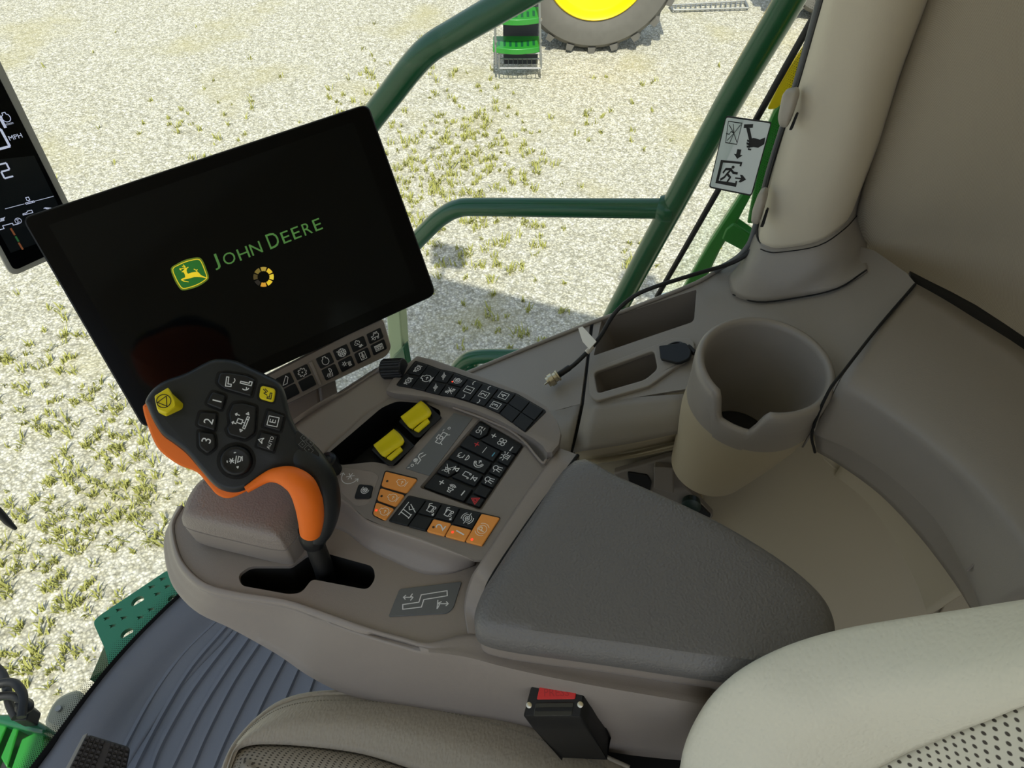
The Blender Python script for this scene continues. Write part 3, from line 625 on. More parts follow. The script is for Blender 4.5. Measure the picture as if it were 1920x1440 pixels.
# floor slab and mat
fl = [Pz(a, b, 2.365) for a, b in ((0, 1560), (52, 1440), (114, 1350), (186, 1255), (266, 1165), (350, 1088))]
for p in fl: p.z = 2.32
edge = [V((-.83, -.9, 2.32)), V((-.815, -.3, 2.32))]+fl[1:]+[V((-.70, .47, 2.32)), V((-.5, .56, 2.32)), V((-.1, .68, 2.32))]
floor_o = prism('floor', edge+[V((.9, .7, 2.32)), V((.9, -.9, 2.32))], V((0, 0, -.06)), M['tyre_d'], None, 0); struct(floor_o)
base_o = prism('trim_2', [V((x, y, 2.255)) for x, y in ((-.72, -.8), (-.72, .38), (-.45, .64), (.9, .66), (.9, -.8))], V((0, 0, -.9)), M['tyre_d'], None, .01); struct(base_o)
def floor_mat():
    t = thing('floor_mat', 'slate grey ribbed rubber floor mat', 'floor mat', Pz(300, 1300, 2.32))
    # the mat turns up into a soft kerb along the windshield
    outer = spline(edge[1:-1], 4)
    def off(p, d, z): c = V((-.1, -.1, p.z)); q = p + (c-p).normalized()*d; q.z = z; return q
    rows = [[off(p, d, z) for p in outer] for d, z in ((.002, 2.322), (.006, 2.352), (.025, 2.362), (.06, 2.352), (.085, 2.334), (.11, 2.328), (.13, 2.327))]
    surf('kerb', rows, M['mat_rubber'], t, 3, 1, .003)
    inner = [off(p, .12, 2.326) for p in outer]
    plate('mat_sheet', inner+[V((.3, .5, 2.326)), V((.3, -.8, 2.326))], [], M['mat_rubber'], t, .004)
    ribs = [[(410, 1158), (405, 1166), (345, 1225), (290, 1300), (240, 1390), (215, 1445)], [(427, 1167), (424, 1175), (360, 1250), (310, 1330), (262, 1420), (245, 1460)], [(447, 1176), (445, 1184), (400, 1240), (350, 1310), (300, 1400), (278, 1460)],
            [(472, 1183), (470, 1190), (425, 1255), (375, 1335), (322, 1440), (316, 1455)], [(497, 1190), (440, 1275), (390, 1370), (355, 1450)], [(519, 1206), (470, 1290), (425, 1380), (395, 1450)], [(541, 1221), (495, 1310), (455, 1400), (432, 1455)],
            [(565, 1238), (525, 1330), (490, 1420)], [(593, 1256), (560, 1350), (535, 1430)], [(627, 1278), (626, 1290), (605, 1360), (580, 1440)]]
    for r in ribs:
        c = spline([Pz(a, b, 2.328) for a, b in r], 5); n = len(c); vs_, fs = [], []
        for i, p in enumerate(c):
            d = (c[min(i+1, n-1)]-c[max(i-1, 0)]).normalized(); s = d.cross(V((0, 0, 1)))
            for w_, z in ((-.0045, -.002), (-.0028, .0050), (.0028, .0050), (.0045, -.002)): vs_.append(p+s*w_+V((0, 0, z)))
        for i in range(n-1):
            for j in range(3): fs.append((i*4+j, i*4+j+1, i*4+j+5, i*4+j+4))
        fs += [(0, 1, 2, 3), tuple(range((n-1)*4, n*4))]
        obj('rib', orient(mesh('rib', vs_, fs)), M['mat_rubber'], t, smooth=25)
floor_mat()
def pedal():
    pl = Plane(Pz(190, 1410, 2.44), (.45, -.1, .9)); t = thing('brake_pedal', 'black studded brake pedal on the floor mat', 'pedal', Pz(180, 1440, 2.33))
    q = [(162, 1377), (244, 1402), (225, 1500), (110, 1480)]
    prism('pedal_pad', pl.many(rnd(q, 9)), pl.n*-.014, M['pedal'], t, .002)
    prism('pedal_edge', pl.many(rnd([(156, 1378), (164, 1375), (112, 1480), (103, 1478)], 2), -.002), pl.n*-.012, M['steel'], t, .001)
    for i in range(9):
        for j in range(11):
            u, v = (i+.5)/9, (j+.5)/11
            if 3.6 < i+.5 < 5.4: continue
            if v > .62 and .25 < u < .75: continue
            c = cell(q, u-.042, u+.042, v-.034, v+.034)
            lo = pl.many(c, .0); hi = inset_loop(pl.many(c, .003), .0011)
            loft('stud', [lo, hi], M['pedal'], t, False)
    tube('pedal_arm', [pl(190, 1440, -.012), pl(185, 1470, -.05), V((-.70, -.06, 2.33))], .010, M['black'], t, 2, 10)
pedal()
# glass
def sill_z(x):
    pts = [(-.9, 2.36), (-.70, 2.36), (-.55, 2.40), (-.42, 2.6), (-.30, 2.79), (-.16, 2.89), (-.02, 2.955), (.1, 3.02)]
    for (a, za), (b, zb) in zip(pts, pts[1:]):
        if a <= x <= b: return za+(zb-za)*(x-a)/(b-a)
    return 2.36 if x < 0 else 3.0
fo = spline([V((x, y, 0)) for x, y in foot], 4)
vs_, fs = [], []
for p in fo:
    z0 = sill_z(p.x)-.02
    for i in range(5): z = z0+(ZR-z0)*i/4; vs_.append((p.x, p.y, z))
for i in range(len(fo)-1):
    for j in range(4): fs.append((i*5+j, (i+1)*5+j, (i+1)*5+j+1, i*5+j+1))
gl_ = struct(obj('window_1', orient(mesh('window_1', vs_, fs)), M['glass'], None, smooth=60))
sw = [p for p in fo if p.x > -.33]+[V((.3, .80, 0)), V((.9, .82, 0))]
vs_ = []
for p in sw: vs_ += [(p.x, p.y-.03, 2.30), (p.x, p.y-.03, sill_z(p.x)-.13)]
struct(obj('wall_lower', orient(mesh('wall_lower', vs_, [(2*i, 2*i+2, 2*i+3, 2*i+1) for i in range(len(sw)-1)])), M['beige'], None, smooth=60, solid=.01))
def frit():
    # printed black band with a dotted fade along the foot of the windshield
    ff = [p for p in fo if p.y < .47 and p.y > -.35]
    vs_, fs = [], []
    for p in ff:
        d = V((.004, -.001, 0)); vs_ += [p+d+V((0, 0, 2.315)), p+d+V((0, 0, 2.372))]
    fs = [(2*i, 2*i+2, 2*i+3, 2*i+1) for i in range(len(ff)-1)]
    obj('frit_band', orient(mesh('frit_band', vs_, fs)), M['hole'], gl_, smooth=None)
    vs_, fs = [], []; L = 0; P0 = ff[0]; step = .0035; acc = []
    for a, b in zip(ff, ff[1:]):
        n = max(1, int((b-a).length/step))
        acc += [(a+(b-a)*i/n, (b-a).normalized()) for i in range(n)]
    for r in range(9):
        s = .0016*(1-r/10)
        for i, (p, d) in enumerate(acc):
            c = p + d*(step/2 if r % 2 else 0) + V((.004, -.001, 2.3735+r*.0042)); k = len(vs_)
            vs_ += [c-d*s, c-V((0, 0, s)), c+d*s, c+V((0, 0, s))]; fs.append((k, k+1, k+2, k+3))
    obj('frit_dots', mesh('frit_dots', vs_, fs), M['hole'], gl_, smooth=None, kind='stuff')
frit()
# ================================================================== RIGHT-HAND TRIM
TA, TB, TD = Py(890, 690, .64), Py(1300, 535, .76), Py(1290, 760, .56)
T = plane3(TA, TB, TD)
def side_trim():
    t = thing('side_trim_panel', 'taupe side trim with two open pockets below the side window', 'trim panel', Pz(1200, 800, 2.85))
    # front section up to the seam
    outer = [(820, 722), (895, 691), (1000, 648), (1106, 607), (1098, 680), (1088, 757), (1040, 770), (960, 775), (860, 770)]
    plate('front_section', T.many(outer), [], M['taupe_trim'], t, .004)
    surf('front_apron', [T.many([(860, 770), (960, 775), (1040, 770), (1088, 757)]), [T(a, b, -.02) for a, b in [(860, 880), (950, 880), (1030, 868), (1068, 848)]]], M['taupe_trim'], t, 2, 3)
    p1 = rnd([(1128, 600), (1306, 543), (1301, 603), (1215, 632), (1113, 667)], [6, 3, 8, 6, 3], 4)
    p2i = rnd([(1113, 698), (1226, 657), (1233, 692), (1210, 712), (1120, 738)], [8, 8, 8, 10, 8], 4)
    ring = rnd([(1103, 694), (1224, 648), (1262, 632), (1300, 634), (1304, 662), (1244, 704), (1216, 724), (1118, 752), (1105, 742)], [8, 4, 8, 10, 12, 8, 8, 8, 8], 4)
    cuph = []
    for i in range(33):
        a_ = math.radians(-25+i*192/32); x_, y_ = CUPC.x+CUPR*.99*math.cos(a_), CUPC.y+CUPR*.99*math.sin(a_)
        cuph.append(V((x_, y_, T.o.z - (T.n.x*(x_-T.o.x)+T.n.y*(y_-T.o.y))/T.n.z)))
    outer = [(1113, 607), (1200, 575), (1306, 532), (1345, 508), (1385, 478), (1440, 450), (1530, 440), (1640, 470), (1700, 512), (1716, 531), (1650, 610), (1600, 672), (1556, 726), (1526, 806)]
    tail = [(1190, 745), (1095, 757)]
    plate('rear_section', T.many(outer)+cuph+T.many(tail), [T.many(p1), T.many(p2i)], M['taupe_trim'], t, .004)
    tube('sill_bead', [T(a, b, .002) for a, b in [(820, 722), (895, 691), (1000, 648), (1106, 606), (1200, 572), (1306, 530), (1350, 503)]], .0028, M['taupe_trim'], t, 3, 8)
    low = lambda pts, o: [T(a, b, o) for a, b in pts]
    surf('rear_apron', [low([(1095, 757), (1190, 745), (1290, 738)], 0), low([(1085, 805), (1185, 792), (1297, 775)], -.012), low([(1074, 849), (1180, 832), (1295, 808)], -.03)], M['taupe_trim'], t, 3, 3)
    # the dark joint between the two sections
    jp = [T(a, b, -.003) for a, b in [(1106, 606), (1113, 606), (1095, 757), (1088, 757)]]; prism('panel_joint', jp, T.n*-.004, M['hole'], t)
    jl = [T(1088, 757, -.003), T(1095, 757, -.003), T(1075, 850, -.033), T(1067, 850, -.033)]; prism('panel_joint', jl, T.n*-.004, M['hole'], t)
    for nm, lp, dep in (('deep_pocket', p1, .075), ('small_pocket', p2i, .05)):
        a = T.many(lp); b = inset_loop(a, .003, T.n*-dep)
        loft(nm, [b, a], M['taupe_deck'], t, True, False, smooth=40)
    a = T.many(ring, .0); top = inset_loop(T.many(ring, .004), .002)
    o_ = ring; inner = T.many(p2i, .004)
    plate('pocket_rim', T.many(ring, .0045), [T.many(p2i, .0045), T.many([(1267+23*math.cos(i*.5236), 662+17*math.sin(i*.5236)) for i in range(12)], .0045)], M['taupe_trim'], t, .006, bevel=.0015)
    # power socket with hinged dark cap
    lathe('socket_ring', [(.0125, -.01), (.0145, .006), (.012, .007), (.011, -.004)], T(1267, 662, .0), T.n, M['black'], t, 24)
    cap = prism('socket_cap', T.many(rnd([(1235, 648), (1285, 641), (1297, 658), (1292, 672), (1272, 680), (1238, 672)], [3, 6, 6, 6, 6, 2], 4), .012), T.n*-.005, M['key'], t, .001)
    tube('cap_hinge', [T(1290, 650, .008), T(1303, 662, .006)], .0035, M['black'], t, 2, 10)
CUPZ = 3.03
def cup_holder():
    c = Pz(1432, 688, CUPZ); t = thing('cup_holder', 'round taupe cup holder with a notch in its rim', 'cup holder', V((c.x, c.y, 2.78)))
    # rim ellipse measured on the horizontal plane
    e = [Pz(a, b, CUPZ) for a, b in ((1310, 700), (1558, 668), (1440, 594), (1385, 812))]
    R0 = ((e[1]-e[0]).length/2 + (e[2]-c).length)/2 ; R0 = (Pz(1558, 680, CUPZ)-Pz(1312, 690, CUPZ)).length/2
    cx = (Pz(1558, 680, CUPZ)+Pz(1312, 690, CUPZ))/2; cy_ = Pz(1437, 595, CUPZ)
    c = V((cx.x, cy_.y-R0, CUPZ)); n = 96
    def dir_(a): return V((math.cos(a), math.sin(a), 0))
    na = math.atan2(Pz(1368, 800, CUPZ).y-c.y, Pz(1368, 800, CUPZ).x-c.x)       # where the notch sits
    def notch(a):
        d = (a-na+math.pi) % (2*math.pi)-math.pi; d = abs(d)
        return 1.0 if d < .22 else max(0.0, 1-(d-.22)/.20)
    def sm(t_): return t_*t_*(3-2*t_)
    prof = [(-.0022, -.030, 1), (-.0030, -.012, 1), (-.0022, -.004, 1), (.0, -.0006, 1), (.003, .0, 1), (.006, -.002, 1), (.0078, -.008, 1), (.010, -.040, .3), (.018, -.10, 0), (.030, -.135, 0)]
    loops = []
    NO = .034
    for dr, dz, kn in prof:
        lp = []
        for i in range(n):
            a = 2*math.pi*i/n; s = sm(notch(a))*NO
            z = CUPZ + dz
            if kn == 1: z -= s
            elif kn: z = min(z, CUPZ-s-.008)
            lp.append(V((c.x, c.y, 0)) + dir_(a)*(R0-dr-(.0035 if 0 else 0)) + V((0, 0, z)))
        loops.append(lp)
    loft('cup_liner', loops, M['taupe_trim'], t, False, False, smooth=60)
    lathe('cup_floor_shade', [(R0-.0305, -.1352), (R0-.031, -.1345), (.002, -.1345)], V((c.x, c.y, CUPZ)), (0, 0, 1), M['rubber'], t, 48)  # black disc: the deep shade inside the cup, put into the colour
    # outer skin: upper taupe collar then the beige lower barrel leaning into the trim
    def ring(k, z, sh=V((0, 0, 0)), nk=0): return [V((c.x, c.y, 0))+dir_(2*math.pi*i/n)*(R0*k)+sh+V((0, 0, z-sm(notch(2*math.pi*i/n))*nk)) for i in range(n)]
    def zb(a): return 0
    loft('collar', [ring(1.005, CUPZ-.010, nk=NO), ring(1.02, CUPZ-.030, nk=NO*.7), ring(1.025, CUPZ-.044, nk=.010), ring(1.02, CUPZ-.062)], M['taupe_trim'], t, False, False, smooth=60)
    loft('barrel', [ring(1.015, CUPZ-.061), ring(.99, CUPZ-.09, V((-.003, -.001, 0))), ring(.84, CUPZ-.13, V((-.010, -.010, 0))), ring(.66, CUPZ-.172, V((-.020, -.022, 0)))], M['beige'], t, False, True, smooth=60)
    return c, R0
CUPC, CUPR = cup_holder()
side_trim()
# ------------------------------------------------------------------ beige lower trim and the rear compartment
BP = plane3(Py(1350, 960, .57), Py(1540, 850, .64), Py(1790, 1090, .53))
def lower_trim():
    t = thing('lower_trim_panel', 'beige lower trim panel between cup holder and seat back', 'trim panel', Pz(1500, 1050, 2.75))
    outer = [(1300, 860), (1420, 850), (1520, 815), (1545, 850), (1565, 868), (1640, 925), (1720, 1020), (1770, 1086), (1792, 1098), (1850, 1180), (1600, 1290), (1400, 1250), (1340, 1080), (1310, 960)]
    plate('wheel_arch_cover', BP.many(outer), [], M['beige'], t, .004)
    # moulded gutter along the compartment edge
    g0 = [(1528, 815), (1545, 862), (1600, 905), (1665, 962), (1720, 1030), (1765, 1100), (1776, 1118)]
    g1 = [(1532, 812), (1560, 852), (1615, 890), (1680, 945), (1735, 1010), (1775, 1070), (1790, 1096)]
    surf('gutter', [BP.many(g0, .002), [BP(a, b, .004) for a, b in [lerp(p, q, .55) for p, q in zip(g0, g1)]], BP.many(g1, .022)], M['beige'], t, 3, 3)
    prism('end_cap', BP.many([(1790, 1092), (1800, 1104), (1850, 1180), (1750, 1180), (1770, 1130)], .008), BP.n*-.01, M['beige'], t, .002)
    # upright part behind the armrest with the lip below the pockets
    top = [T(a, b, -.034) for a, b in [(1074, 849), (1180, 832), (1285, 810)]]
    mid = [Py(a, b, .575) for a, b in [(1085, 862), (1185, 845), (1288, 822)]]
    lip = [Py(a, b, .555) for a, b in [(1100, 872), (1190, 858), (1288, 835)]]
    dn = [Py(a, b, .57) for a, b in [(1110, 905), (1200, 880), (1292, 850)]]
    bt = [Py(a, b, .575) for a, b in [(1180, 1060), (1280, 1060), (1335, 1000)]]
    surf('side_wall', [top, mid, lip, dn, bt], M['beige'], t, 4, 3)
lower_trim()
def outlet():
    pl = Plane(Py(1240, 900, .545), (0.1, -1, .22)); t = thing('outlet_panel', 'dark outlet panel with hinged flap half hidden by the armrest', 'outlet', pl(1240, 960))
    prism('outlet_frame', pl.many(rnd([(1150, 888), (1262, 855), (1276, 866), (1280, 908), (1338, 968), (1300, 1010), (1180, 1000)], [3, 8, 6, 8, 5, 5, 5], 4), .0), pl.n*-.012, M['taupe_deck'], t, .002)
    prism('outlet_flap', pl.many(rnd([(1226, 876), (1262, 878), (1263, 926), (1226, 916)], 3), .010), pl.n*-.012, M['taupe_deck'], t, .0015)
    prism('outlet_socket', pl.many(rnd([(1176, 886), (1214, 892), (1222, 905), (1218, 925), (1180, 910)], 4), .003), pl.n*-.004, M['rubber'], t, .001)
    prism('outlet_socket', pl.many(rnd([(1286, 936), (1312, 946), (1334, 968), (1310, 985)], 4), .003), pl.n*-.004, M['rubber'], t, .001)
    lathe('socket_plug', [(.012, -.004), (.013, .006), (.009, .008)], pl(1296, 944, .004), pl.n, mat('dark green plastic', (24, 44, 38), .4), t, 20)
outlet()
def compartment():
    t = thing('side_compartment', 'curved taupe compartment lid below the fabric panel', 'compartment', Pz(1700, 800, 2.9))
    far = [(1718, 532), (1770, 561), (1820, 592), (1920, 655), (2010, 730), (2110, 830)]
    mid = [(1650, 612), (1712, 650), (1786, 700), (1884, 775), (1960, 850), (2050, 950)]
    bend = [(1587, 694), (1655, 743), (1752, 816), (1849, 903), (1920, 986), (1985, 1090)]
    low = [(1526, 808), (1601, 840), (1674, 889), (1752, 961), (1815, 1068), (1850, 1160)]
    lip = [(1531, 847), (1577, 874), (1650, 928), (1723, 1005), (1791, 1095), (1830, 1160)]
    Z = lambda pts, z: [Pz(a, b, z) for a, b in pts]
    rows = [Z(far, 3.055), Z(mid, 3.062), Z(bend, 3.05), Z([lerp(p, q, .5) for p, q in zip(bend, low)], 3.02), Z(low, 2.982), Z([lerp(p, q, .25) for p, q in zip(low, lip)], 2.972), Z(lip, 2.935)]
    surf('lid', rows, M['taupe_trim'], t, 4, 4)
    ed = [Pz(a, b, z) for a, b, z in ((1718, 532, 3.054), (1650, 612, 3.060), (1587, 694, 3.048), (1556, 751, 3.018), (1527, 806, 2.982))]
    surf('lid_return', [ed, [p+V((-.002, -.001, -.004)) for p in ed], [p+V((-.003, .001, -.035)) for p in ed]], M['taupe_trim'], t, 2, 4, .002)
    surf('lower_wall', [[p+V((.02, .06, -.02)) for p in Z(lip, 2.935)[1:]], [p+V((.06, .16, -.5)) for p in Z(lip, 2.935)[1:]]], M['beige'], t, 2, 4)
    box('rear_shelf', (.24, .86, 2.89), (.70, 0, 0), (0, .06, 0), (0, 0, .03), M['taupe_deck'], t)
    # joint between lid and the trim in front, and the split further back
    j = [Pz(a, b, z) for a, b, z in ((1716, 533, 3.058), (1648, 612, 3.064), (1583, 695, 3.060), (1553, 735, 3.046), (1523, 809, 2.992), (1528, 848, 2.942))]
    tube('joint_line', j, .0016, M['hole'], t, 4, 6)
    j = [Pz(a, b, z) for a, b, z in ((1813, 1070, 2.984), (1840, 1048, 2.997), (1880, 1028, 3.015), (1925, 1012, 3.035), (1990, 985, 3.055))]
    tube('joint_line', j, .0010, M['taupe_deck'], t, 4, 6)
    surf('gap_shade', [Z([(1706, 508), (1745, 528), (1830, 572), (1940, 645)], 3.05), Z([(1712, 530), (1760, 558), (1821, 595), (1922, 658)], 3.050)], M['hole'], t, 2, 2)  # near-black strip paints the shaded gap under the fabric panel
compartment()
def fabric_panel():
    # upholstered side panel bulging into the cab
    w0 = [(1905, -560), (1835, -310), (1772, -110), (1735, 0), (1690, 128), (1650, 250), (1618, 350), (1605, 410), (1612, 468), (1628, 491), (1700, 512), (1800, 557), (1920, 640), (2060, 760)]
    pl = Plane(Py(1640, 470, .83), (.10, -1, .05)); t = thing('fabric_side_panel', 'woven taupe fabric side panel behind the pale pillar', 'panel', pl(1700, 510))
    edge0 = [pl(a, b, .0) for a, b in sp2(w0, 4, False)]
    back = [p - pl.n*.05 for p in edge0]
    cen = (2500, -350)
    def ins(k, off): return [pl(*lerp(p, cen, k), off) for p in sp2(w0, 4, False)]
    rows = [back, edge0, ins(.007, .010), ins(.022, .020), ins(.055, .030), ins(.14, .042), ins(.3, .05), ins(.6, .052), ins(.98, .052)]
    surf('fabric_cover', rows, M['fabric'], t, 3, 1, .004)
fabric_panel()
# ------------------------------------------------------------------ pillar
def pillar():
    t = thing('pillar_cover', 'pale beige pillar cover beside the side window', 'pillar', Pz(1480, 500, 3.0))
    rows = []
    for (e0, e1, e2, e3, e4, e5) in (((1712, -560), (1720, -560), (1735, -560), (1810, -560), (1880, -560), (1925, -560)), ((1640, -330), (1648, -330), (1664, -330), (1742, -330), (1810, -330), (1855, -330)), ((1575, -120), (1585, -120), (1600, -120), (1680, -120), (1745, -120), (1790, -120)), ((1541, 0), (1552, 0), (1572, 0), (1650, 0), (1710, 0), (1745, 0)), ((1494, 165), (1506, 164), (1540, 160), (1612, 160), (1662, 150), (1692, 140)), ((1452, 300), (1464, 300), (1502, 304), (1580, 290), (1624, 285), (1655, 262)),
                                     ((1426, 410), (1438, 412), (1470, 416), (1540, 406), (1596, 380), (1616, 356)), ((1418, 440), (1428, 462), (1462, 468), (1532, 456), (1580, 425), (1606, 396))):
        rows.append([Py(*e0, .785), Py(*e1, .762), Py(*e2, .748), Py(*e3, .748), Py(*e4, .775), Py(*e5, .84)])
    surf('upper_cover', rows, M['ivory'], t, 4, 5, .004)
    top = [Py(1412, 440, .79), Py(1426, 466, .755), Py(1462, 473, .742), Py(1534, 461, .742), Py(1583, 430, .772), Py(1612, 398, .84)]
    mid = [Py(1392, 485, .785), Py(1402, 508, .74), Py(1452, 516, .726), Py(1534, 506, .728), Py(1592, 474, .76), Py(1625, 440, .83)]
    low = [T(1365, 520, .004), T(1374, 552, .004), T(1420, 566, .004), T(1490, 559, .004), T(1570, 541, .004), T(1625, 506, .004)]
    surf('foot_cover', [[p+V((.0, .03, .03)) for p in top], [p+V((0, .009, .004)) for p in top], top, mid, low], M['taupe_trim'], t, 5, 5, .004)
    tube('cover_joint', [p+V((0, -.001, 0)) for p in [Py(1426, 466, .752), Py(1440, 471, .747), Py(1462, 472, .741), Py(1534, 460, .741), Py(1583, 429, .771), Py(1608, 402, .83)]], .0007, M['hole'], t, 4, 6)
    tube('cover_joint', low[1:], .0010, M['hole'], t, 4, 6)
pillar()
def seal():
    t = thing('window_seal', 'grey rubber window seal along the pale pillar', 'seal', Py(1420, 440, .79))
    tube('seal_strip', [Py(1705, -560, .79), Py(1635, -330, .79), Py(1572, -120, .79), Py(1537, 0, .79), Py(1489, 170, .79), Py(1442, 320, .79), Py(1414, 432, .79), Py(1400, 464, .785), Py(1378, 486, .78), Py(1340, 508, .775)], .0036, M['plate'], t, 4, 10)
    tube('seal_core', [Py(1640, -330, .779), Py(1577, -120, .779), Py(1543, 0, .779), Py(1494, 170, .779), Py(1449, 310, .779), Py(1420, 430, .779), Py(1429, 462, .76)], .0012, M['rubber'], t, 4, 8)
seal()
def clips():
    for (pts, lab) in (([(1468, 172), (1494, 168), (1496, 182), (1486, 215), (1476, 240), (1462, 238), (1458, 222)], 'grey oval latch cover higher up on the pale pillar'),
                       ([(1422, 362), (1434, 358), (1436, 372), (1430, 395), (1422, 422), (1408, 418), (1410, 395)], 'grey latch cover at the foot of the pale pillar')):
        t = thing('latch_cover', lab, 'latch', Py(*pts[-1], .76), 'latch covers on the pillar')
        pl = Plane(Py(*pts[0], .745), (-.1, -1, .3)); lp = pl.many(rnd(pts, 10, 5))
        loft('latch_shell', [[p-pl.n*.02 for p in lp], lp, scale_loop(lp, .85, pl.n*.004), scale_loop(lp, .5, pl.n*.006)], M['taupe_trim'] if 0 else mat('latch grey', (165, 158, 146), .45), t, smooth=60)
        b0, b1 = pts[3], pts[4]
        prism('latch_slot', pl.many(rnd([(pts[3][0]+6, pts[3][1]-2), (pts[3][0]+10, pts[3][1]), (pts[4][0]+9, pts[4][1]+4), (pts[4][0]+3, pts[4][1]+4)], 2), -.002), pl.n*-.01, M['hole'], t)
clips()
# rear side pane, black edge bar and printed dots
def rear_pane():
    q = [Py(1505, 90, .80), Py(1560, -60, .80), Py(1545, 40, .80), Py(1470, 210, .80), Py(1410, 450, .80), Py(1330, 515, .785), Py(1228, 560, .775), Py(1370, 315, .79)]
    bar = tube('trim_1', [Py(1545, -2, .80), Py(1505, 69, .80), Py(1419, 222, .80), Py(1344, 361, .795), Py(1232, 556, .785)], .0038, M['rubber'], None, 2, 10); struct(bar)
    pn = plate('window_2', [Py(a, b, .81) for a, b in [(1510, 82), (1560, -5), (1560, 100), (1430, 470), (1330, 530), (1232, 556), (1372, 312)]], [], M['glass'], None, .004); struct(pn)
    vs_, fs = [], []
    for i in range(95):
        for j in range(5):
            u = i/94; ax, ay = lerp((1540, 0), (1420, 400), u)
            x, y = ax-5-j*3.4+(i % 2)*1.7, ay-j*1.5
            s = 1.25*(1-j*.16); k = len(vs_); c = (x, y)
            vs_ += [Py(x-s, y, .805), Py(x, y+s*1.15, .805), Py(x+s, y, .805), Py(x, y-s*1.15, .805)]; fs.append((k, k+1, k+2, k+3))
    obj('frit_dots', mesh('frit_dots', vs_, fs), M['hole'], pn, smooth=None, kind='stuff')
rear_pane()
def sticker():
    pl = Plane(Py(1390, 290, .765), (-.35, -1, .1)); q = [(1361, 217), (1447, 229), (1409, 368), (1329, 352)]
    t = thing('safety_sticker', 'white emergency exit sticker on the side glass', 'sticker', pl(1370, 360))
    prism('sticker_border', pl.many(rnd(q, 5, 3)), pl.n*-.0008, M['blackprint'], t)
    prism('sticker_face', pl.many(rnd(shrink(q, 2.6), 4, 3), .0003), pl.n*-.0006, M['sticker'], t)
    def Q(u, v, o=.0005): return pl(*bil(q, u, v), o)
    class SF:                                           # sticker coordinates: 0..1 across, 0..1 down
        def __call__(s, x, y, h=0): return Q(x, y, .0004+h)
    fr = SF()
    def st(strokes, w, name): return legend(fr, 1, strokes, M['blackprint'], t, w, name)
    def fl(polys, name): return fill(fr, 1, polys, M['blackprint'], t, name)
    st([[(.08, .07), (.38, .07), (.38, .36), (.13, .36), (.08, .07)]], .012, 'glass_symbol')
    st([[(.1, .24), (.17, .24), (.19, .2), (.26, .22)], [(.26, .22), (.2, .1)], [(.26, .22), (.22, .35)], [(.26, .22), (.36, .09)], [(.26, .22), (.37, .33)], [(.26, .22), (.12, .12)], [(.26, .22), (.15, .33)]], .012, 'crack_lines')
    fl([[(.43, .08), (.62, .06), (.63, .11), (.44, .13)], [(.49, .12), (.53, .12), (.66, .27), (.62, .28)], [(.53, .12), (.57, .12), (.68, .26), (.65, .27)]], 'hammer_symbol')
    fl([[(.62, .27), (.7, .24), (.85, .25), (.95, .21), (.97, .30), (.86, .36), (.76, .36), (.64, .38)], [(.58, .27), (.66, .29), (.66, .31), (.58, .30)], [(.58, .31), (.67, .32), (.67, .35), (.59, .34)], [(.6, .35), (.68, .36), (.68, .38), (.61, .38)], [(.64, .385), (.72, .39), (.72, .41), (.65, .41)]], 'hand_symbol')
    fl([[(.42, .42), (.51, .42), (.51, .49), (.57, .49), (.47, .55), (.37, .49), (.42, .49)]], 'down_arrow')
    fl([[(.12, .60), (.60, .58), (.60, .64), (.56, .64), (.56, .61), (.18, .63), (.18, .88), (.56, .87), (.56, .84), (.60, .84), (.60, .92), (.12, .92)]], 'door_symbol')
    st([[(.40, .70), (.33, .77)], [(.33, .77), (.42, .81), (.38, .87)], [(.33, .77), (.29, .82), (.22, .86)], [(.38, .70), (.28, .71), (.24, .76)], [(.40, .71), (.46, .74), (.55, .74)]], .034, 'running_figure')
    fl([[(x, y*1.0) for x, y in [(.425+.035*math.cos(i*.7854), .668+.022*math.sin(i*.7854)) for i in range(8)]]], 'figure_head')
    fl([[(.53, .795), (.66, .79), (.62, .75), (.68, .75), (.78, .80), (.68, .85), (.62, .85), (.66, .81), (.53, .815)]], 'right_arrow')
sticker()
def cable():
    t = thing('antenna_cable', 'black coaxial cable with nickel plug lying across the side trim', 'cable', T(1040, 706))
    pts = [(1440, 425, .045), (1410, 468, .03), (1372, 493, .022), (1300, 515, .035), (1222, 540, .05), (1185, 558, .05), (1152, 588, .045), (1126, 630, .03), (1106, 655, .022), (1075, 685, .016), (1052, 700, .015)]
    tube('cable_jacket', [T(a, b, h) for a, b, h in pts], [.0028]*6+[.0028, .0029, .003, .003, .003], M['rubber'], t, 6, 10)
    a, b = T(1074, 685, .0158), T(1052, 700, .015); d = (b-a).normalized()
    lathe('cable_boot', [(.0031, -.012), (.0042, -.010), (.0042, .010), (.003, .011)], b-d*.003, d, M['rubber'], t, 14)
    lathe('plug_barrel', [(.004, 0), (.0075, .001), (.0078, .003), (.0066, .004), (.0066, .008), (.0086, .009), (.0086, .015), (.0072, .0155), (.007, .0185), (.0055, .0186), (.0055, .012)], b+d*.003, d, M['metal'], t, 24)
    lathe('plug_pin', [(.0013, .01), (.0013, .022), (.0007, .024)], b+d*.003, d, M['metal'], t, 10)
    prism('cable_tag', [T(a_, b_, h) for a_, b_, h in ((1084, 615, .028), (1092, 612, .03), (1118, 640, .034), (1105, 655, .03), (1092, 640, .028))], T.n*-.001, M['tape'], t)
    lathe('tag_wrap', [(.0036, -.006), (.0036, .006)], T(1106, 655, .022), T(1090, 671, .019)-T(1120, 640, .026), M['tape'], t, 14)
cable()
